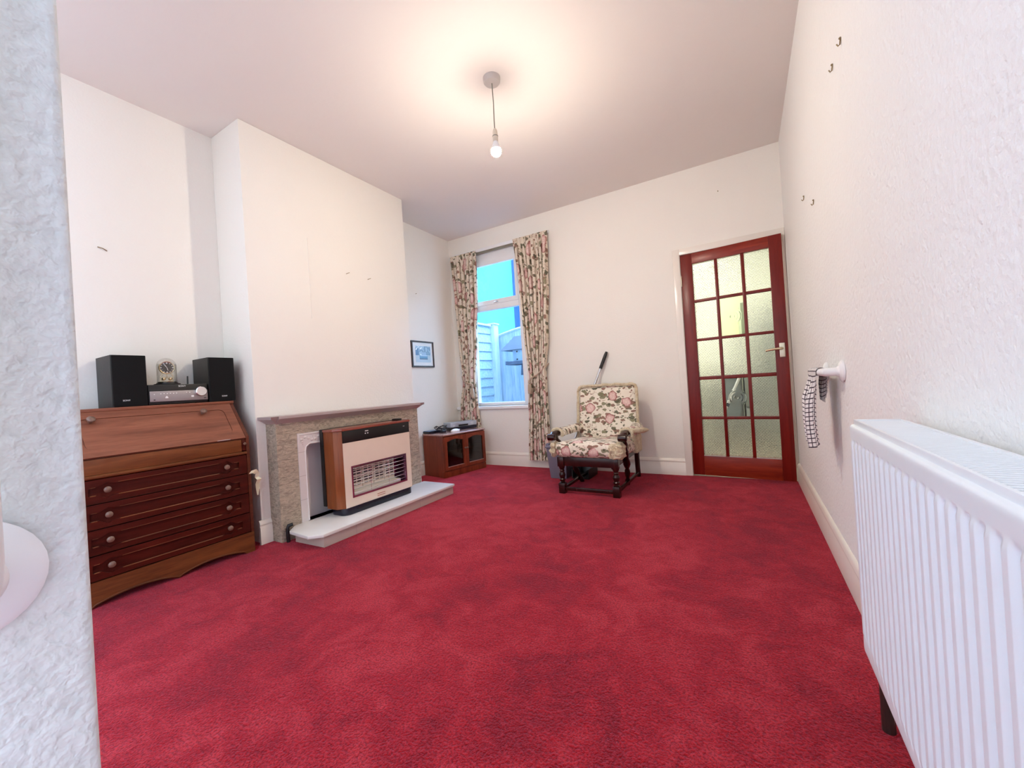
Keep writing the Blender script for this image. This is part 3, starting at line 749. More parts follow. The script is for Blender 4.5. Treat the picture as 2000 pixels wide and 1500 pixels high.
# dome clock
kx, ky, kz = -3.262, -2.925, 1.0455
t = thing('mantel_clock', 'glass domed clock with a dark dial on top of the stereo', 'clock', (kx, ky, kz))
build('base', MB().lathe([(.060, 0), (.062, .003), (.060, .007), (.050, .009), (.048, .014), (.0, .014)], (kx, ky, kz), (0,0,1), 32), M['black_plastic'], t)
build('tray', MB().lathe([(.042, .014), (.043, .018), (.030, .021), (.0, .021)], (kx, ky, kz), (0,0,1), 32), M['brass'], t)
fd = Vector((.985, -.17, 0)); sdv = Vector((.17, .985, 0)); kc = Vector((kx, ky, 0))
for s in (-1, 1): build('pillar', MB().tube([kc + sdv*s*.026 + Vector((0,0,kz+.02)), kc + sdv*s*.030 + Vector((0,0,kz+.045)), kc + sdv*s*.018 + Vector((0,0,kz+.072))], .0022, 8), M['brass'], t)
mb = MB()
for k in range(4):
    a = k*PI/2+.5; mb.ball((kx+.021*math.cos(a), ky+.021*math.sin(a), kz+.037), .010, 14)
mb.tube([(kx, ky, kz+.037), (kx, ky, kz+.07)], .0015, 6).box(kx-.02, kx+.02, ky-.002, ky+.002, kz+.045, kz+.047)
build('pendulum', mb, M['brass'], t)
dc = Vector((kx, ky, kz+.101)) + fd*.012
build('bezel', MB().lathe([(.031, -.016), (.037, -.012), (.0375, .0), (.035, .005), (.0315, .004), (.031, .0)], dc, fd, 40, cap=False), M['brass'], t)
dl = build('dial', MB().lathe([(.033, -.012), (.033, .001), (.0, .001)], dc, fd, 32), plain('dark_clock_dial', (.085, .075, .07), .4), t)
mb = MB()
for k in range(12):
    a = k*PI/6; c = dc + fd*.0016 + sdv*.027*math.sin(a) + Vector((0,0,.027*math.cos(a))); sub('hour_mark', MB().ball(c, .0028 if k % 3 else .0042, 8), M['mount'], dl)
mb = MB()
for a, l in ((math.radians(-32), .025), (math.radians(166), .02)):
    sub('hand', MB().tube([dc + fd*.003, dc + fd*.003 + sdv*l*.5*math.sin(a) + Vector((0,0,l*.5*math.cos(a))), dc + fd*.003 + sdv*l*math.sin(a) + Vector((0,0,l*math.cos(a)))], [.0012, .002, .0006], 6), M['mount'], dl)
build('dome', MB().lathe([(.046, .014), (.046, .10)] + [(.046*math.cos(a), .112 + .046*math.sin(a)) for a in [math.radians(q) for q in (5, 20, 35, 50, 65, 80, 89)]], (kx, ky, kz), (0,0,1), 36), M['dome_glass'], t)

# ------------------------------------------------------------------ fireplace
FF = -2.95; FY0, FY1 = -2.490, -1.210
t = thing('fireplace', 'beige stone fireplace surround with a mauve mantel shelf', 'fireplace', (-3.0, -1.85, 0))
mb = MB().plate([(FY0, 0), (-2.355, 0), (-2.355, .684), (-1.345, .684), (-1.345, 0), (FY1, 0), (FY1, .762), (FY0, .762)], [], 'x', CX+.001, FF)
build('stone_surround', mb, M['stone'], t)
cove = [(FF-.06, .762), (FF+.003, .762), (FF+.012, .770), (FF+.032, .788), (FF+.046, .795), (FF+.046, .812), (CX+.001, .812), (CX+.001, .762)]
mb = MB().prism(cove, 'y', FY0, FY1)
# returned ends of the mantel
for s, ye in ((-1, FY0), (1, FY1)):
    A = [(ye, .762), (ye+s*.010, .770), (ye+s*.034, .788), (ye+s*.050, .795), (ye+s*.050, .812), (ye, .812)]
    bmv0 = [mb.bm.verts.new((CX+.001, a, z)) for a, z in A]
    off = [(FF+.003), (FF+.012), (FF+.032), (FF+.046), (FF+.046), (FF+.046)]
    bmv1 = [mb.bm.verts.new((o, a, z)) for (a, z), o in zip(A, off)]
    bmv1[0].co.x = FF; bmv1[5].co.x = FF+.046
    fs = [mb.bm.faces.new(bmv0), mb.bm.faces.new(bmv1)] + [mb.bm.faces.new((bmv0[i], bmv0[(i+1) % 6], bmv1[(i+1) % 6], bmv1[i])) for i in range(6)]
    bmesh.ops.recalc_face_normals(mb.bm, faces=fs)
build('mantel_shelf', mb, M['mantel'], t)
op = [(-2.306, .085), (-1.394, .085), (-1.394, .560), (-1.402, .585), (-1.43, .603), (-2.27, .603), (-2.298, .585), (-2.306, .560)]
mb = MB().plate([(-2.354, .085), (-1.346, .085), (-1.346, .683), (-2.354, .683)], [op], 'x', -3.02, FF+.004)
fr = build('inner_frame', mb, M['frame_tile'], t)
mb = MB().tube([(FF+.004, y, z) for y, z in [(-2.303, .09), (-2.303, .56), (-2.295, .588), (-2.268, .606), (-2.1, .606)]], .005, 6)
mb.tube([(FF+.004, -2.34, .62), (FF+.004, -2.34, .672), (FF+.004, -1.36, .672)], .004, 6)
sub('bead', mb, M['frame_tile'], fr)
mb = MB(); random.seed(4)
for i in range(40):
    y = -2.325 + i*.0245
    mb.ball((FF+.002, y, .640 + .012*math.sin(i*1.4)), .013, 8, (.6, 1.0, .8)); 
    if i % 2: mb.ball((FF+.002, y+.008, .655), .007, 8, (.6, 1, 1))
for q in range(5): mb.ball((FF+.002, -2.322+q*.003, .622-q*.012), .009-.001*q, 8, (.6, 1, 1))
sub('carving', mb, M['frame_tile'], fr)
for zz in (.555, .395, .235): sub('tile_joint', MB().box(FF+.003, FF+.0046, -2.354, -2.306, zz-.0012, zz+.0012), M['mantel'], fr)
mb = MB().box(CX+.001, -3.03, -2.345, -1.355, .084, .68); build('recess_back', mb, M['back_tile'], t)
mb = MB().prism([(-2.30, .086), (-2.24, .086), (-2.24, .50), (-2.225, .58), (-2.30, .58)], 'x', -3.03, -3.018); build('recess_slip', mb, M['frame_tile'], t)
t = thing('hearth', 'raised pale tiled hearth slab with angled front corner', 'hearth', (-2.78, -1.8, 0))
top = [(FF+.001, -2.405), (-2.872, -2.486), (-2.660, -2.500), (-2.592, -2.440), (-2.592, -1.176), (FF+.001, -1.176)]
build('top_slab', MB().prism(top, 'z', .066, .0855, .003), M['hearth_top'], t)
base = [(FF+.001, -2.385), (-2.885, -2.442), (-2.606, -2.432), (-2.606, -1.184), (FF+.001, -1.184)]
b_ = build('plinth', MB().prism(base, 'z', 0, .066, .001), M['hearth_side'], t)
for yj in (-2.198, -2.075, -1.60): sub('tile_joint', MB().box(-2.607, -2.6052, yj, yj+.003, .0, .066), M['mantel'], b_)
t = tag(build('gas_pipe', MB().tube([(-2.930, -2.462, 0), (-2.930, -2.464, .085), (-2.926, -2.458, .104), (-2.915, -2.436, .108)], [.011, .011, .012, .011], 12), M['black_plastic'], None, (-2.955, -2.455, 0)), 'black elbow pipe rising from the carpet beside the hearth', 'pipe')

# ------------------------------------------------------------------ gas fire
GX = -2.762; g0, g1 = -2.148, -1.512
t = thing('gas_fire', 'teak sided gas fire with a cream front on the hearth', 'gas fire', (-2.85, -1.83, .0855))
build('back_case', MB().box(-2.940, -2.905, g0-.050, g1+.050, .150, .690, .003), M['black_plastic'], t)
for s, yb_ in ((-1, g0), (1, g1)):
    mb = MB().prism([(-2.905, yb_+s*.044), (-2.806, yb_+s*.040), (GX, yb_), (GX-.03, yb_), (-2.905, yb_+s*.02)], 'z', .136, .672, .0015); build('side_panel', mb, M['fire_wood'], t)
mb = MB().prism([(-2.925, g0-.050), (-2.803, g0-.048), (GX+.008, g0-.004), (GX+.008, g1+.004), (-2.803, g1+.048), (-2.925, g1+.050)], 'z', .672, .688, .003); build('lid', mb, M['fire_lid'], t)
build('control', MB().box(-2.86, -2.80, -1.60, -1.55, .6885, .704, .003), M['black_plastic'], t)
bd = build('top_band', MB().box(GX-.02, GX+.001, g0+.001, g1-.001, .588, .671, .001), M['black_plastic'], t)
for q in ((-1.955, -1.925, .648, .654), (-1.957, -1.948, .630, .638), (-1.935, -1.926, .630, .638), (-1.580, -1.562, .640, .643)): sub('marking', MB().box(GX+.001, GX+.0016, *q), M['white_mark'], bd)
wy0, wy1, wz0, wz1 = -2.090, -1.566, .196, .419
mb = MB().plate([(g0+.001, .136), (g1-.001, .136), (g1-.001, .587), (g0+.001, .587)], [[(wy0, wz0), (wy1, wz0), (wy1, wz1), (wy0, wz1)]], 'x', GX-.008, GX)
build('front_panel', mb, M['fire_cream'], t)
# fire box: tray, reflector sides and back
mb = MB().box(-2.90, GX-.009, wy0-.01, wy0+.002, wz0-.01, wz1+.01).box(-2.90, GX-.009, wy1-.002, wy1+.01, wz0-.01, wz1+.01).box(-2.90, GX-.009, wy0, wy1, wz1-.002, wz1+.01)
mb.box(-2.90, GX-.009, wy0, wy1, wz0-.01, wz0+.002).box(-2.903, -2.895, wy0, wy1, wz0, wz1)
build('reflector', mb, M['fire_purple'], t)
mb = MB().plate([(wy0, wz0), (wy1, wz0), (wy1, wz1), (wy0, wz1)], [[(wy0+.012, wz0+.012), (wy1-.012, wz0+.012), (wy1-.012, wz1-.012), (wy0+.012, wz1-.012)]], 'x', GX-.012, GX+.003)
build('trim_frame', mb, M['fire_purple'], t)
for k in range(4):
    ya_ = wy0+.050 + k*.105
    mb = MB().box(-2.86, -2.84, ya_, ya_+.098, wz0+.035, wz1-.020, .003)
    r = build('radiant', mb, M['ceramic'], t)
    mb = MB()
    for j in range(7):
        for q in (0, 1): mb.box(-2.841, -2.8385, ya_+.012+q*.042, ya_+.012+q*.042+.032, wz0+.062+j*.0195, wz0+.071+j*.0195)
    sub('slot', mb, M['slot'], r)
mb = MB()
for j in range(7): mb.tube([(GX-.014, wy0+.012, wz0+.030+j*.0285), (GX-.004, wy0+.03, wz0+.030+j*.0285), (GX-.004, wy1-.03, wz0+.030+j*.0285), (GX-.014, wy1-.012, wz0+.030+j*.0285)], .0022, 8)
for yy in (wy0+.17, wy0+.34): mb.tube([(GX-.006, yy, wz0+.02), (GX-.006, yy, wz1-.02)], .0014, 6)
build('guard', mb, M['chrome'], t)
build('fire_bed', MB().box(-2.89, GX-.02, wy0+.03, wy1-.05, wz0+.004, wz0+.032, .006), M['ceramic'], t)
bdm = plain('red_bronze_badge', (.42, .17, .10), .4)
for zz in (.166, .152): build('badge', MB().box(GX, GX+.0012, -1.875, -1.800, zz, zz+.005), bdm, t)
def rrect(x0, x1, y0, y1, r, n=6):
    out = []
    for cx, cy, st in ((x1-r, y1-r, 0), (x0+r, y1-r, 90), (x0+r, y0+r, 180), (x1-r, y0+r, 270)):
        out += [(cx+r*math.cos(math.radians(st+90*k/n)), cy+r*math.sin(math.radians(st+90*k/n))) for k in range(n+1)]
    return out
b_ = build('base_plinth', MB().prism(rrect(-2.93, GX+.004, g0-.012, g1+.008, .05), 'z', .0857, .136, .002), M['navy'], t)
mb = MB().box(GX+.003, GX+.006, g0+.09, g1-.06, .110, .118); sub('vent', mb, M['black_plastic'], b_)

# ------------------------------------------------------------------ television cabinet (local frame, front faces +x)
a = math.radians(11.0)
def Rz(ang): return -ang
t = thing('tv_cabinet', 'low reddish wooden television cabinet with two glazed doors', 'cabinet', (-3.052, -.754, 0), -a)
W_, D_ = .610, .352
mb = MB().box(-D_, -.016, .008, .024, 0, .432).box(-D_, -.016, W_-.024, W_-.008, 0, .432).box(-D_, -D_+.01, .024, W_-.024, .02, .432).box(-D_, -.03, .024, W_-.024, .07, .085).box(-D_, -.03, .024, W_-.024, .255, .267)
build('carcass', mb, M['tv_wood'], t, local=True)
build('top', MB().box(-D_-.004, 0, 0, W_, .432, .450, .006, 3), M['tv_top'], t, local=True)
mb = MB().box(-.05, -.010, .004, W_-.004, 0, .066, .004); build('plinth', mb, M['tv_wood'], t, local=True)
for k in (0, 1):
    y0 = .012 + k*.2945; y1 = y0 + .2915; z0, z1 = .072, .424
    iy0, iy1, iz0, iz1 = y0+.036, y1-.036, z0+.038, z1-.040
    hole = [(iy0, iz0), (iy1, iz0), (iy1, iz1-.012)] + [(iy1 - (iy1-iy0)*q/12, iz1-.012 + .020*math.sin(PI*q/12)**1.3) for q in range(1, 12)] + [(iy0, iz1-.012)]
    mb = MB().plate([(y0, z0), (y1, z0), (y1, z1), (y0, z1)], [hole], 'x', -.020, 0)
    d = build('door', mb, M['tv_wood'], t, local=True)
    build('pane', MB().box(-.014, -.011, iy0-.006, iy1+.006, iz0-.006, iz1+.012), M['cab_glass'], d, local=True)
    build('glass_bead', MB().box(-.006, .003, iy0, iy1, iz0-.004, iz0+.004, .001), M['tv_top'], d, local=True)
    yk = y1-.014 if k == 0 else y0+.014
    build('knob', knob((0, yk, .275), (1,0,0), .010), M['knob_wood'], d, local=True)
random.seed(3)
cs = []
for k in range(7):
    yy = .055 + k*.026; hh = .105 + random.random()*.03
    o = build('video_case', MB().box(-.20, -.06, yy, yy+.021, .2675, .2675+hh*.9, .002), plain('video_case_dark_%d' % k, random.choice([(.03,.02,.03),(.10,.08,.08),(.05,.03,.02)]), .4), None, local=True)
    o.matrix_world = Matrix.Translation((-3.052, -.754, 0)) @ Matrix.Rotation(-a, 4, 'Z')
    tag(o, 'dark video case standing on the left shelf inside the television cabinet', 'video case', 'video cases in the television cabinet')
# video recorder + boxes on top
av = math.radians(19.5)
t = thing('video_recorder', 'slim silver video recorder on the right of the television cabinet', 'video recorder', (-3.225, -.415, .4845), -av)
build('case', MB().box(-.150, -.002, 0, .355, 0, .052, .002), M['vcr'], t, local=True)
f = build('fascia', MB().box(-.002, .006, 0, .355, .002, .051, .003), M['vcr'], t, local=True)
build('tape_slot', MB().box(.006, .0072, .105, .235, .006, .024), M['black_plastic'], f, local=True)
for q in ((.03, .055, .012, .018), (.27, .31, .030, .036), (.27, .31, .014, .018)): build('button', MB().box(.006, .0075, *q), M['white_mark'], f, local=True)
t = thing('set_top_box', 'flat black box under the video recorder', 'set-top box', (-3.19, -.37, .4505), -av)
build('case', MB().box(-.15, -.006, -.03, .295, 0, .033, .003), M['black_plastic'], t, local=True)
build('fascia', MB().box(-.006, 0, -.03, .295, .002, .031, .002), M['navy'], t, local=True)
t = thing('router', 'black box with blue grey top at the left end of the television cabinet', 'box', (-3.28, -.62, .4505), -a)
build('case', MB().box(-.11, .0, -.075, .075, 0, .024, .005), M['navy'], t, local=True)
build('lid', MB().box(-.105, -.004, -.07, .07, .0242, .028, .002), M['vcr_side'], t, local=True)
random.seed(11)
def cable(seed, c, rx, ry, rz, turns, r):
    rnd = random.Random(seed); P = []
    for k in range(46):
        q = k/45; ang = q*turns*2*PI + rnd.uniform(-.25, .25)
        P.append((c[0] + rx*math.cos(ang)*(1-.4*q)+rnd.uniform(-.01, .01), c[1] + ry*math.sin(ang) + .04*(q-.5), max(c[2]+r, c[2] + rz*(.4+.5*math.sin(ang*1.7+seed))+rnd.uniform(-.005, .005))))
    return MB().tube(P, r, 6)
tag(build('cable', cable(2, (-3.27, -.52, .478), .055, .075, .045, 3, .0042), M['black_plastic'], None, (-3.27, -.52, .46)), 'tangled black cable heaped beside the video recorder', 'cable')
tag(build('power_adaptor', MB().cushion(-3.235, -3.185, -.60, -.53, .4508, .478, .008, None, 6), M['navy'], None, (-3.21, -.565, .451)), 'small dark blue adaptor among the cables on the cabinet', 'adaptor')
t = thing('computer_mouse', 'white rounded computer mouse at the front edge of the television cabinet', 'mouse', (-3.125, -.46, .4508), -a)
mb = MB().ball((0, 0, .004), 1, 24, (.032, .060, .026))
for v in mb.bm.verts: v.co.z = max(v.co.z, 0)
ms = build('shell', mb, M['white_plastic'], t, local=True)
build('button', MB().cushion(-.026, .026, .015, .05, .012, .0215, .004, None, 4), M['white_plastic'], t, local=True)

# ------------------------------------------------------------------ picture
t = thing('framed_picture', 'small dark framed blue toned photo on the alcove wall', 'picture', (WX, -.582, 1.325))
y0, y1, z0, z1 = -.758, -.408, 1.180, 1.470
mb = MB().plate([(y0, z0), (y1, z0), (y1, z1), (y0, z1)], [[(y0+.016, z0+.016), (y1-.016, z0+.016), (y1-.016, z1-.016), (y0+.016, z1-.016)]], 'x', WX+.001, WX+.018); build('frame', mb, M['frame_dark'], t)
build('mount', MB().box(WX+.001, WX+.009, y0+.014, y1-.014, z0+.014, z1-.014), M['mount'], t)
def print_mesh():
    bm = bmesh.new(); NX, NZ = 44, 40; py0, py1, pz0, pz1 = y0+.060, y1-.052, z0+.055, z1-.055
    colr = bm.loops.layers.float_color.new('print')
    V = [[bm.verts.new((WX+.0105, py0+(py1-py0)*i/NX, pz0+(pz1-pz0)*j/NZ)) for i in range(NX+1)] for j in range(NZ+1)]
    for j in range(NZ):
        for i in range(NX):
            u, v = (i+.5)/NX, (j+.5)/NZ; r = noise.noise(Vector((u*9, v*9, 1)))
            c = (.42, .50, .60)                                   # grey ground
            if v > .46: c = (.10, .20, .36) if r > -.1 else (.32, .45, .62)       # foliage / house behind
            if v > .8 and u < .55 and r > 0: c = (.75, .85, .95)
            if u < .2 and .42 < v < .86: c = (.02, .09, .28)      # dark figure at the left
            if u < .3 and .75 < v < .95 and r > .05: c = (.8, .9, 1)
            if .26 < u < .80 and .20 < v < .46: c = (.05, .20, .42)   # car body
            if .34 < u < .70 and .42 < v < .62: c = (.26, .38, .58)   # car cabin
            if (u-.34)**2*4 + (v-.47)**2*4 < .012: c = (.8, .93, 1)
            if .3 < u < .78 and .38 < v < .44: c = (.40, .55, .75)
            if .26 < u < .8 and .18 < v < .24: c = (.015, .06, .18)
            f = bm.faces.new((V[j][i], V[j][i+1], V[j+1][i+1], V[j+1][i]))
            for l in f.loops: l[colr] = (*c, 1)
    mb = MB(); mb.bm.free(); mb.bm = bm; return mb
tt = NT('blue_toned_print'); at = tt.new('ShaderNodeVertexColor', layer_name='print'); tt.link(at.outputs[0], tt.b.inputs['Base Color']); tt.b.inputs['Roughness'].default_value = .3
build('print', print_mesh(), tt.m, t)
build('glazing', MB().box(WX+.0125, WX+.0140, y0+.015, y1-.015, z0+.015, z1-.015), clear_glass('picture_glass', (1, 1, 1), .05), t)

# ------------------------------------------------------------------ armchair
CXM = -1.467
t = thing('armchair', 'dark oak armchair with floral cushions and cream fringe by the back wall', 'armchair', (CXM, -.5, 0))
legp = [(.026, 0), (.028, .003), (.028, .085), (.024, .09), (.016, .096), (.024, .106), (.026, .115), (.018, .124), (.022, .134), (.0265, .150), (.024, .165), (.016, .176), (.022, .186), (.016, .196), (.024, .210), (.027, .225)]
for s in (-1, 1):
    x = CXM + s*.226; y = -.872
    mb = MB().box(x-.027, x+.027, y-.027, y+.027, 0, .085, .004).lathe(legp[3:], (x, y, 0), (0,0,1), 20).box(x-.027, x+.027, y-.027, y+.027, .222, .300, .003)
    build('leg', mb, M['chair_wood'], t)
    xb = CXM + s*.222
    mb = MB().tube([(xb, -.150, 0), (xb, -.165, .20), (xb, -.185, .45), (xb-s*.02, -.145, .80)], [.023, .023, .022, .019], 8); build('leg', mb, M['chair_wood'], t)
    # raked arm post with a turned lower length
    A = Vector((CXM+s*.296, -.835, .478)); B = Vector((CXM+s*.205, -.47, 0)); P = []; R = []
    prof = [(0, .030), (.05, .022), (.10, .014), (.16, .020), (.22, .013), (.30, .019), (.36, .022), (.44, .018), (.50, .026), (.56, .031), (.62, .022), (.66, .014), (.70, .022), (.76, .024), (.82, .018), (.86, .013), (.89, .02), (.93, .024), (.97, .021), (1.0, .017)]
    for q, r in prof: P.append(A.lerp(B, q) + Vector((0, .02*math.sin(q*PI), 0))); R.append(r)
    P[-1].z = .0005; build('arm_post', MB().tube(P, R, 14), M['chair_wood'], t)
    # arm: flat scrolled rail
    xa = CXM + s*.296
    pts = [(xa, -.885, .468), (xa, -.86, .478), (xa, -.78, .482), (xa, -.55, .476), (xa-s*.03, -.26, .476)]
    mb = MB().tube(pts, [.020, .027, .028, .024, .020], 12).lathe([(.020, -.034), (.027, -.030), (.029, 0), (.027, .030), (.020, .034)], (xa, -.885, .462), (1,0,0), 18)
    ar = build('arm', mb, M['chair_wood'], t)
    # padded arm cover and fringe
    def armpad(u, v, s=s, xa=xa):
        ang = -.45 + u*(PI+.9); r = .046 + .003*math.sin(v*21+u*5); y = -.775 + v*.52
        return (xa - s*.03*max(0, (v-.4)/.6) + r*math.cos(ang)*1.05, y, .472 + r*1.0*math.sin(ang))
    mb = MB().grid(armpad, 18, 22, lambda u, v: (u*.2+.3*s, v*.5)); pd = build('arm_pad', mb, M['chair_cloth'], t, sharp=180)
    mb = MB().tube([armpad(q/12, 0) for q in range(13)], .014, 8)
    if s == 1:
        mb.tube([(xa+.03, -.76, .50), (xa+.075, -.70, .497), (xa+.105, -.62, .492), (xa+.11, -.5, .478)], [.016, .024, .020, .010], 8)
    for v in mb.bm.verts: v.co += Vector((noise.noise(v.co*70), noise.noise(v.co*70+Vector((5,0,0))), noise.noise(v.co*70+Vector((0,7,0)))))*.006
    sub('fringe', mb, M['fur'], pd)
mb = MB().box(CXM-.20, CXM+.20, -.888, -.858, .228, .300, .003)
for s in (-1, 1): mb.box(CXM+s*.226-.014, CXM+s*.226+.014, -.85, -.17, .235, .298, .003)
mb.box(CXM-.21, CXM+.21, -.20, -.175, .24, .30, .003)
build('seat_frame', mb, M['chair_wood'], t)
mb = MB().box(CXM-.20, CXM+.20, -.886, -.862, .024, .052, .003)
for s in (-1, 1): mb.box(CXM+s*.226-.012, CXM+s*.226+.012, -.85, -.16, .026, .05, .003)
build('stretcher', mb, M['chair_wood'], t)
def seatwarp(p):
    fy = (p.y+.92)/.68                                  # 0 front .. 1 back
    z = p.z - .050*fy + .012*math.sin(p.x*19+p.y*9)*(.4 if p.z > .37 else 0)
    if p.z > .36: z += .010*math.cos((p.x-CXM)/.30*PI/2) + .004*noise.noise(p*14)
    return Vector((p.x, p.y, z))
mb = MB().cushion(CXM-.272, CXM+.272, -.925, -.25, .302, .428, .055, seatwarp, 18).uvbox()
se = build('seat_cushion', mb, M['chair_cloth'], t, sharp=180)
for s in (-1, 1):
    xa_, xb_ = (CXM+.196, CXM+.296) if s > 0 else (CXM-.298, CXM-.256)
    def ruff(p): return p + Vector((noise.noise(p*38), noise.noise(p*38+Vector((5,0,0))), noise.noise(p*38+Vector((0,7,0)))))*.016 + Vector((noise.noise(p*110), noise.noise(p*110+Vector((3,0,0))), 0))*.005
    mb = MB().cushion(xa_, xb_, -.942, -.80, .302 if s > 0 else .31, .415, .02, ruff, 16)
    sub('fringe', mb, M['fur'], se)
def backwarp(p):
    f = (p.z-.34)/.52
    return Vector((p.x, p.y + .085*f + .006*noise.noise(p*9), p.z + .004*noise.noise(p*16)))
bx0, bx1 = CXM-.272, CXM+.278
mb = MB().cushion(bx0, bx1, -.335, -.245, .345, .852, .035, backwarp, 18).uvbox()
bk = build('back_cushion', mb, M['chair_cloth'], t, sharp=180)
P = [(bx0-.004, -.34, .36), (bx0-.004, -.34, .82), (bx0+.012, -.34, .855), (bx0+.03, -.34, .864), (CXM, -.34, .866), (bx1-.03, -.34, .862), (bx1-.010, -.34, .853), (bx1+.003, -.34, .82), (bx1+.006, -.33, .5), (bx1+.012, -.30, .30)]
PP = []
for q in range(len(P)-1):
    for j in range(10): PP.append(backwarp(Vector(P[q]).lerp(Vector(P[q+1]), j/10)))
mb = MB().tube(PP, .013, 9)
for v in mb.bm.verts: v.co += Vector((noise.noise(v.co*80), noise.noise(v.co*80+Vector((5,0,0))), noise.noise(v.co*80+Vector((0,7,0)))))*.007
sub('fringe', mb, M['fur'], bk)
mb = MB().cushion(bx1-.03, bx1+.018, -.42, -.22, .26, .42, .02, lambda p: p + Vector((.006*noise.noise(p*20), 0, .012*noise.noise(p*13))), 8).uvbox()
build('side_skirt', mb, M['fur'], t, sharp=180)
mb = MB().box(CXM-.255, CXM+.255, -.24, -.215, .35, .80, .01).xf(Matrix.Translation((0,0,0)))
for v in mb.bm.verts: v.co.y += .085*(v.co.z-.34)/.52
build('back_panel', mb, M['chair_cloth'] if False else M['fur'], t)

# ------------------------------------------------------------------ behind the chair
t = thing('waste_bin', 'slim grey plastic bin behind the left front chair leg', 'bin', (-1.93, -.36, 0))
def taper(z): return .062 + .062*z/.3
def frust(x, y, r0, r1, z0, z1): return [(x-r0, y-r0, z0), (x+r0, y-r0, z0), (x+r0, y+r0, z0), (x-r0, y+r0, z0), (x-r1, y-r1, z1), (x+r1, y-r1, z1), (x+r1, y+r1, z1), (x-r1, y+r1, z1)]
build('body', MB().hexa(frust(-1.925, -.36, .082, .106, .0, .295), .012), M['grey_bin'], t)
build('rim', MB().hexa(frust(-1.925, -.36, .112, .112, .295, .310), .006), M['grey_bin'], t)
build('lug', MB().box(-2.062, -2.030, -.40, -.34, .285, .325, .005), M['grey_bin'], t)
t = thing('dustpan', 'black long handled dustpan leaning on the wall behind the armchair', 'dustpan', (-1.80, -.22, 0))
mb = MB().prism([(-.40, .0), (-.16, .0), (-.14, .12), (-.17, .13), (-.19, .012), (-.40, .006)], 'x', -1.80, -1.64, .003)
mb.box(-1.805, -1.795, -.40, -.15, 0, .09).box(-1.645, -1.635, -.40, -.15, 0, .09)
build('pan', mb, M['black_plastic'], t)
hb, ht = Vector((-1.86, -.185, .30)), Vector((-1.514, -.028, 1.178)); hl = hb.lerp(ht, -.32)
hp = build('handle', MB().tube([hl, hb, ht], .0115, 12), M['alu'], t)
sub('grip', MB().tube([ht.lerp(hb, .17), ht.lerp(hb, .02), ht.lerp(hb, -.015)], [.016, .0165, .012], 12), M['black_plastic'], hp)

# ------------------------------------------------------------------ grab rails and tea towel
def rail(label, pts, fl, nrm, loc, rf=.042):
    t = thing('grab_rail', label, 'grab rail', loc, 0, 'white plastic grab rails')
    build('bar', MB().tube(pts, .0165, 16), M['white_plastic'], t)
    for c in fl: build('flange', MB().lathe([(rf, 0), (rf, .006), (rf-.006, .011), (.022, .015), (.018, .022)], c, nrm, 32), M['white_plastic'], t)
def bend(p, q, r, c1, c2, n=5): return [Vector(p)]
ry0, ry1, rz, rx = -1.915, -1.56, .891, -.060
pts = [(-.004, ry0, rz), (rx+.018, ry0, rz), (rx+.006, ry0+.004, rz), (rx, ry0+.016, rz), (rx, ry1-.016, rz), (rx+.006, ry1-.004, rz), (rx+.018, ry1, rz), (-.004, ry1, rz)]
rail('white plastic grab rail holding a tea towel on the right wall', pts, [(-.001, ry0, rz), (-.001, ry1, rz)], (-1,0,0), (0, -1.74, rz))
jx = -.7995; jy = -3.893
pts = [(jx+.004, jy, .806), (jx+.035, jy, .806), (jx+.046, jy-.001, .812), (jx+.052, jy-.001, .824), (jx+.052, jy-.001, 1.476), (jx+.046, jy-.001, 1.488), (jx+.035, jy, 1.494), (jx+.004, jy, 1.494)]
rail('white upright grab rail on the rough wall end at the left edge', pts, [(jx+.001, jy, .806), (jx+.001, jy, 1.494)], (1,0,0), (jx, jy, .95), .042)
# towel: path over the bar, s along width (y), v from front hem up over the bar and down the back
t = thing('tea_towel', 'black and white checked tea towel draped over the grab rail', 'towel', (rx, -1.7, rz))
def towel(u, v):
    lf, lb = .305, .135; r = .0195; arc = PI*r; tot = lf+arc+lb; s = v*tot
    y = -1.835 + u*.25
    wav = .012*math.sin(u*15) + .006*math.sin(u*31+1)
    if s < lf:
        d = lf - s; g = min(1, d/.1)
        yy = -1.71 + (y+1.71)*(1 - .32*g*math.sin(min(1, d/.3)*PI*.5)); x = rx - r - .004*g + wav*g*1.2 - .012*math.sin(d*9)*g; z = rz - d
        z -= .03*math.sin(u*4)*g
    elif s < lf+arc:
        a_ = (s-lf)/r; x = rx - r*math.cos(a_); z = rz + r*math.sin(a_); yy = y
    else:
        d = s-lf-arc; g = min(1, d/.06); x = min(rx + r - .002 + wav*g*.5, -.006); yy = -1.73 + (y+1.73)*(1-.35*g*min(1, d/.12)); z = rz - d*(.55+.45*math.sin(u*3.1))
    return (x, yy, z)
mb = MB().grid(towel, 50, 90, lambda u, v: (u*.38, v*.50)); build('cloth', mb, M['towel'], t, sharp=180)

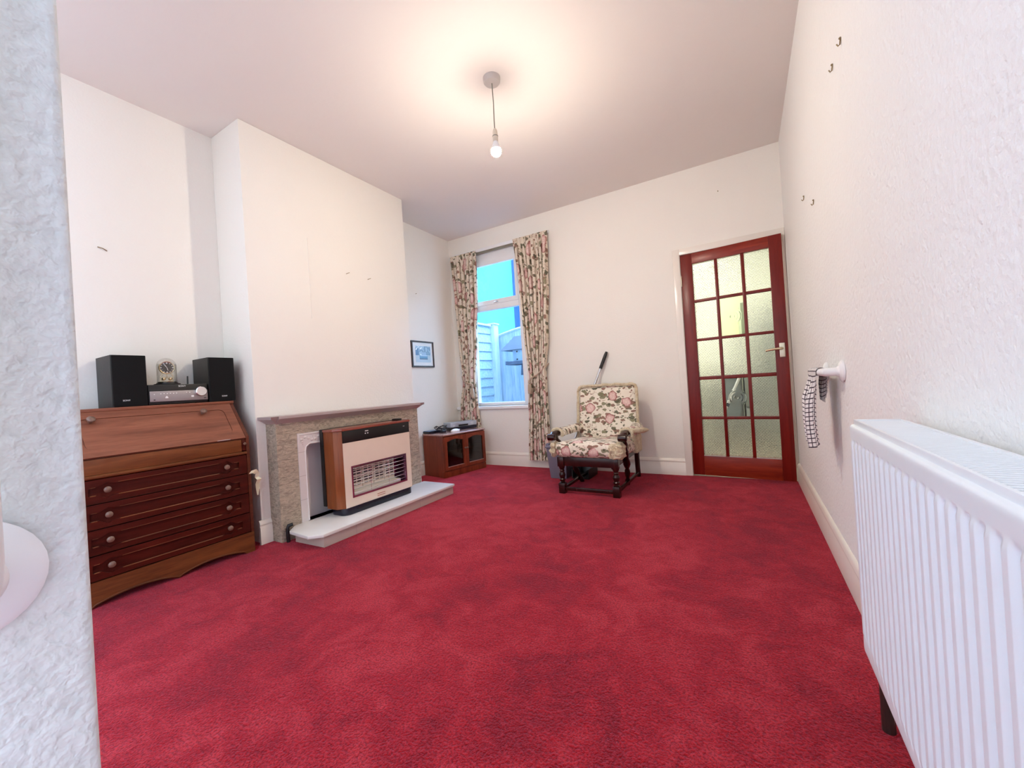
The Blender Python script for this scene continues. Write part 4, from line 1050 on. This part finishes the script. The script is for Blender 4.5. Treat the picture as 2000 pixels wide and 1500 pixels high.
# ------------------------------------------------------------------ radiator
t = thing('radiator', 'white ribbed panel radiator on the right wall in the foreground', 'radiator', (-.07, -3.2, .2))
ry0, ry1, rz0, rz1 = -3.640, -2.692, .205, .774
pitch = .0326
def front(u, v):
    y = ry0 + (ry1-ry0)*u; z = rz0 + (rz1-rz0)*v
    x = -.124
    q = ((y-ry1) / pitch) % 1.0
    rib = max(0.0, min(1.0, (abs(q-.5)-.24)/.10)) if .0 <= q <= 1 else 0      # 1 in the groove
    zf = max(0, min(1, (z-.262)/.012)) * max(0, min(1, (.738-z)/.010))
    x += .0075*rib*zf
    x += -.0022*zf*(1-rib)
    e = max(0, (z-(rz1-.010))/.010); x += .012*(1-math.sqrt(max(0, 1-e*e)))
    e = max(0, ((rz0+.03)-z)/.03); x += .016*e*e
    return (x, y, z)
NU = int(round((ry1-ry0)/pitch*10))
vs = sorted(set([0, .02, .04, .055, .08, .1, .105, .112, .12, .125, .14, .3, .5, .7, .9, .915, .922, .928, .934, .94, .945, .96, .975, .985, .99, .995, 1.0]))
mb = MB(); mb.uv = mb.bm.loops.layers.uv.new('UVMap')
PG = [[mb.bm.verts.new(front(i/NU, v)) for i in range(NU+1)] for v in vs]
for j in range(len(vs)-1):
    for i in range(NU): mb.bm.faces.new((PG[j][i], PG[j][i+1], PG[j+1][i+1], PG[j+1][i]))
mb.box(-.112, -.106, ry0, ry1, rz0+.005, rz1-.003)
build('front_panel', mb, M['rad_white'], t, sharp=60)
build('rear_panel', MB().box(-.040, -.028, ry0, ry1, rz0, rz1-.004, .003), M['rad_white'], t)
for yy in (ry0, ry1-.004): build('side_panel', MB().box(-.112, -.030, yy-.0005, yy+.0045, rz0+.03, rz1+.004, .002), M['rad_white'], t)
mb = MB().box(-.116, -.110, ry0, ry1+.001, rz1-.02, rz1+.010, .002).box(-.034, -.027, ry0, ry1+.001, rz1-.02, rz1+.010, .002).box(-.114, -.030, ry1-.006, ry1+.001, rz1-.02, rz1+.010, .001)
g = build('top_grille', mb, M['rad_white'], t)
k = 0; mb = MB(); yy = ry0+.006
while yy < ry1-.01: mb.box(-.111, -.033, yy, yy+.0055, rz1-.004, rz1+.007, .0008, 1); yy += .0115
sub('slat', mb, M['rad_top'], g)
build('convector_fin', MB().box(-.104, -.042, ry0+.02, ry1-.02, rz0+.06, rz1-.03), M['rad_top'], t)
for yy in (-3.5, -2.85): build('bracket', MB().box(-.03, -.001, yy-.02, yy+.02, .3, .7), M['rad_white'], t)
build('valve', MB().tube([(-.075, -2.625, 0), (-.075, -2.625, .17), (-.075, -2.630, .225), (-.075, -2.692, .235)], [.014, .014, .018, .014], 10), M['frame_dark'], t)  # dark colour stands in for the shade behind the radiator

# ------------------------------------------------------------------ wall hooks and nails
def hook_mb(c, nrm, up=(0,0,1), s=1.0):
    c = Vector(c); n = Vector(nrm); u = Vector(up)
    return MB().tube([c+n*.001+u*.014*s, c+n*.003, c+n*.004-u*.010*s, c+n*.010*s-u*.014*s, c+n*.014*s-u*.006*s], .0024*s, 8).ball(c+n*.003+u*.012*s, .0045*s, 8)
hk = plain('dull_brass_hook', (.30, .22, .12), .4, .7)
for c, lb in (((0, -2.213, 1.983), 'topmost small picture hook on the right wall, nearest the camera'),
              ((0, -2.072, 1.988), 'small picture hook on the right wall just below and left of the topmost one'),
              ((0, -1.187, 1.847), 'small picture hook on the right wall nearest to the door'),
              ((0, -1.491, 1.713), 'small picture hook on the right wall beside the one nearest the door')):
    tag(build('picture_hook', hook_mb(c, (-1,0,0), (0,0,1), .9), hk, None, c), lb, 'hook', 'picture hooks on the right wall')
for c, lb in (((CX, -1.796, 1.899), 'dark bent nail in the middle of the chimney breast'), ((CX, -1.583, 1.895), 'small pale hook on the chimney breast right of the bent nail')):
    tag(build('nail', MB().tube([Vector(c), Vector(c)+Vector((.012, .006, .004)), Vector(c)+Vector((.014, .022, .012))] if 'bent' in lb else [Vector(c)+Vector((.001, -.004, .012)), Vector(c)+Vector((.004, .004, .004)), Vector(c)+Vector((.004, .005, -.008)), Vector(c)+Vector((.008, -.003, -.012))], .0022, 8), hk, None, c), lb, 'nail', 'nails in the chimney breast')
c = Vector((WX, -3.127, 1.831)); tag(build('nail', MB().tube([c+Vector((.002, -.02, .006)), c+Vector((.010, 0, 0)), c+Vector((.002, .018, -.008))], .0025, 8), hk, None, c), 'dark twisted nail on the left wall above the bureau', 'nail')
c = Vector((WX, -.627, 1.993)); tag(build('nail', MB().tube([c, c+Vector((.012, 0, .002))], .003, 8), hk, None, c), 'tiny nail on the alcove wall above the framed picture', 'nail')
c = Vector((-.452, 0, 2.481)); tag(build('nail', MB().tube([c, c+Vector((0, -.012, .002))], .003, 8), hk, None, c), 'tiny nail high on the back wall above the glazed door', 'nail')

# ------------------------------------------------------------------ camera
cam = bpy.data.cameras.new('camera'); co = bpy.data.objects.new('camera', cam); COL.objects.link(co)
cam.sensor_width = 36; cam.lens = 36*780.72/2000; cam.clip_start = .02
yaw, pit, rol = math.radians(30.321), math.radians(.2105), math.radians(-3.5804)
fw = Vector((-math.sin(yaw)*math.cos(pit), math.cos(yaw)*math.cos(pit), math.sin(pit)))
r0 = Vector((math.cos(yaw), math.sin(yaw), 0)); u0 = r0.cross(fw)
Rr = r0*math.cos(rol) + u0*math.sin(rol); Uu = -r0*math.sin(rol) + u0*math.cos(rol)
co.matrix_world = Matrix(((Rr.x, Uu.x, -fw.x, -.333), (Rr.y, Uu.y, -fw.y, -3.9314), (Rr.z, Uu.z, -fw.z, .9164), (0, 0, 0, 1)))
S.camera = co

# ------------------------------------------------------------------ light
w = bpy.data.worlds.new('daylight'); S.world = w; w.use_nodes = True
nt = w.node_tree; bg = nt.nodes['Background']
tc = nt.nodes.new('ShaderNodeTexCoord'); sx = nt.nodes.new('ShaderNodeSeparateXYZ'); nt.links.new(tc.outputs['Generated'], sx.inputs[0])
mr = nt.nodes.new('ShaderNodeMapRange'); mr.inputs[1].default_value = -.6; mr.inputs[2].default_value = .6; nt.links.new(sx.outputs[1], mr.inputs[0])
cr = nt.nodes.new('ShaderNodeValToRGB'); cr.color_ramp.elements[0].color = (1.12, 1.24, 1.36, 1); cr.color_ramp.elements[1].color = (6.5, 10.0, 16.0, 1)
nt.links.new(mr.outputs[0], cr.inputs[0]); nt.links.new(cr.outputs[0], bg.inputs[0]); bg.inputs[1].default_value = 1.0     # cooler, brighter sky over the garden
S.view_settings.view_transform = 'Standard'; S.view_settings.look = 'None'; S.view_settings.gamma = 1; S.view_settings.use_curve_mapping = False
S.view_settings.exposure = 0.6
S.cycles.max_bounces = 10; S.cycles.diffuse_bounces = 6; S.cycles.glossy_bounces = 4; S.cycles.transmission_bounces = 8; S.cycles.transparent_max_bounces = 12
S.cycles.caustics_reflective = False
S.cycles.use_adaptive_sampling = True; S.cycles.adaptive_threshold = .09; S.cycles.adaptive_min_samples = 16
S.cycles.use_denoising = True
S.cycles.sample_clamp_indirect = 6
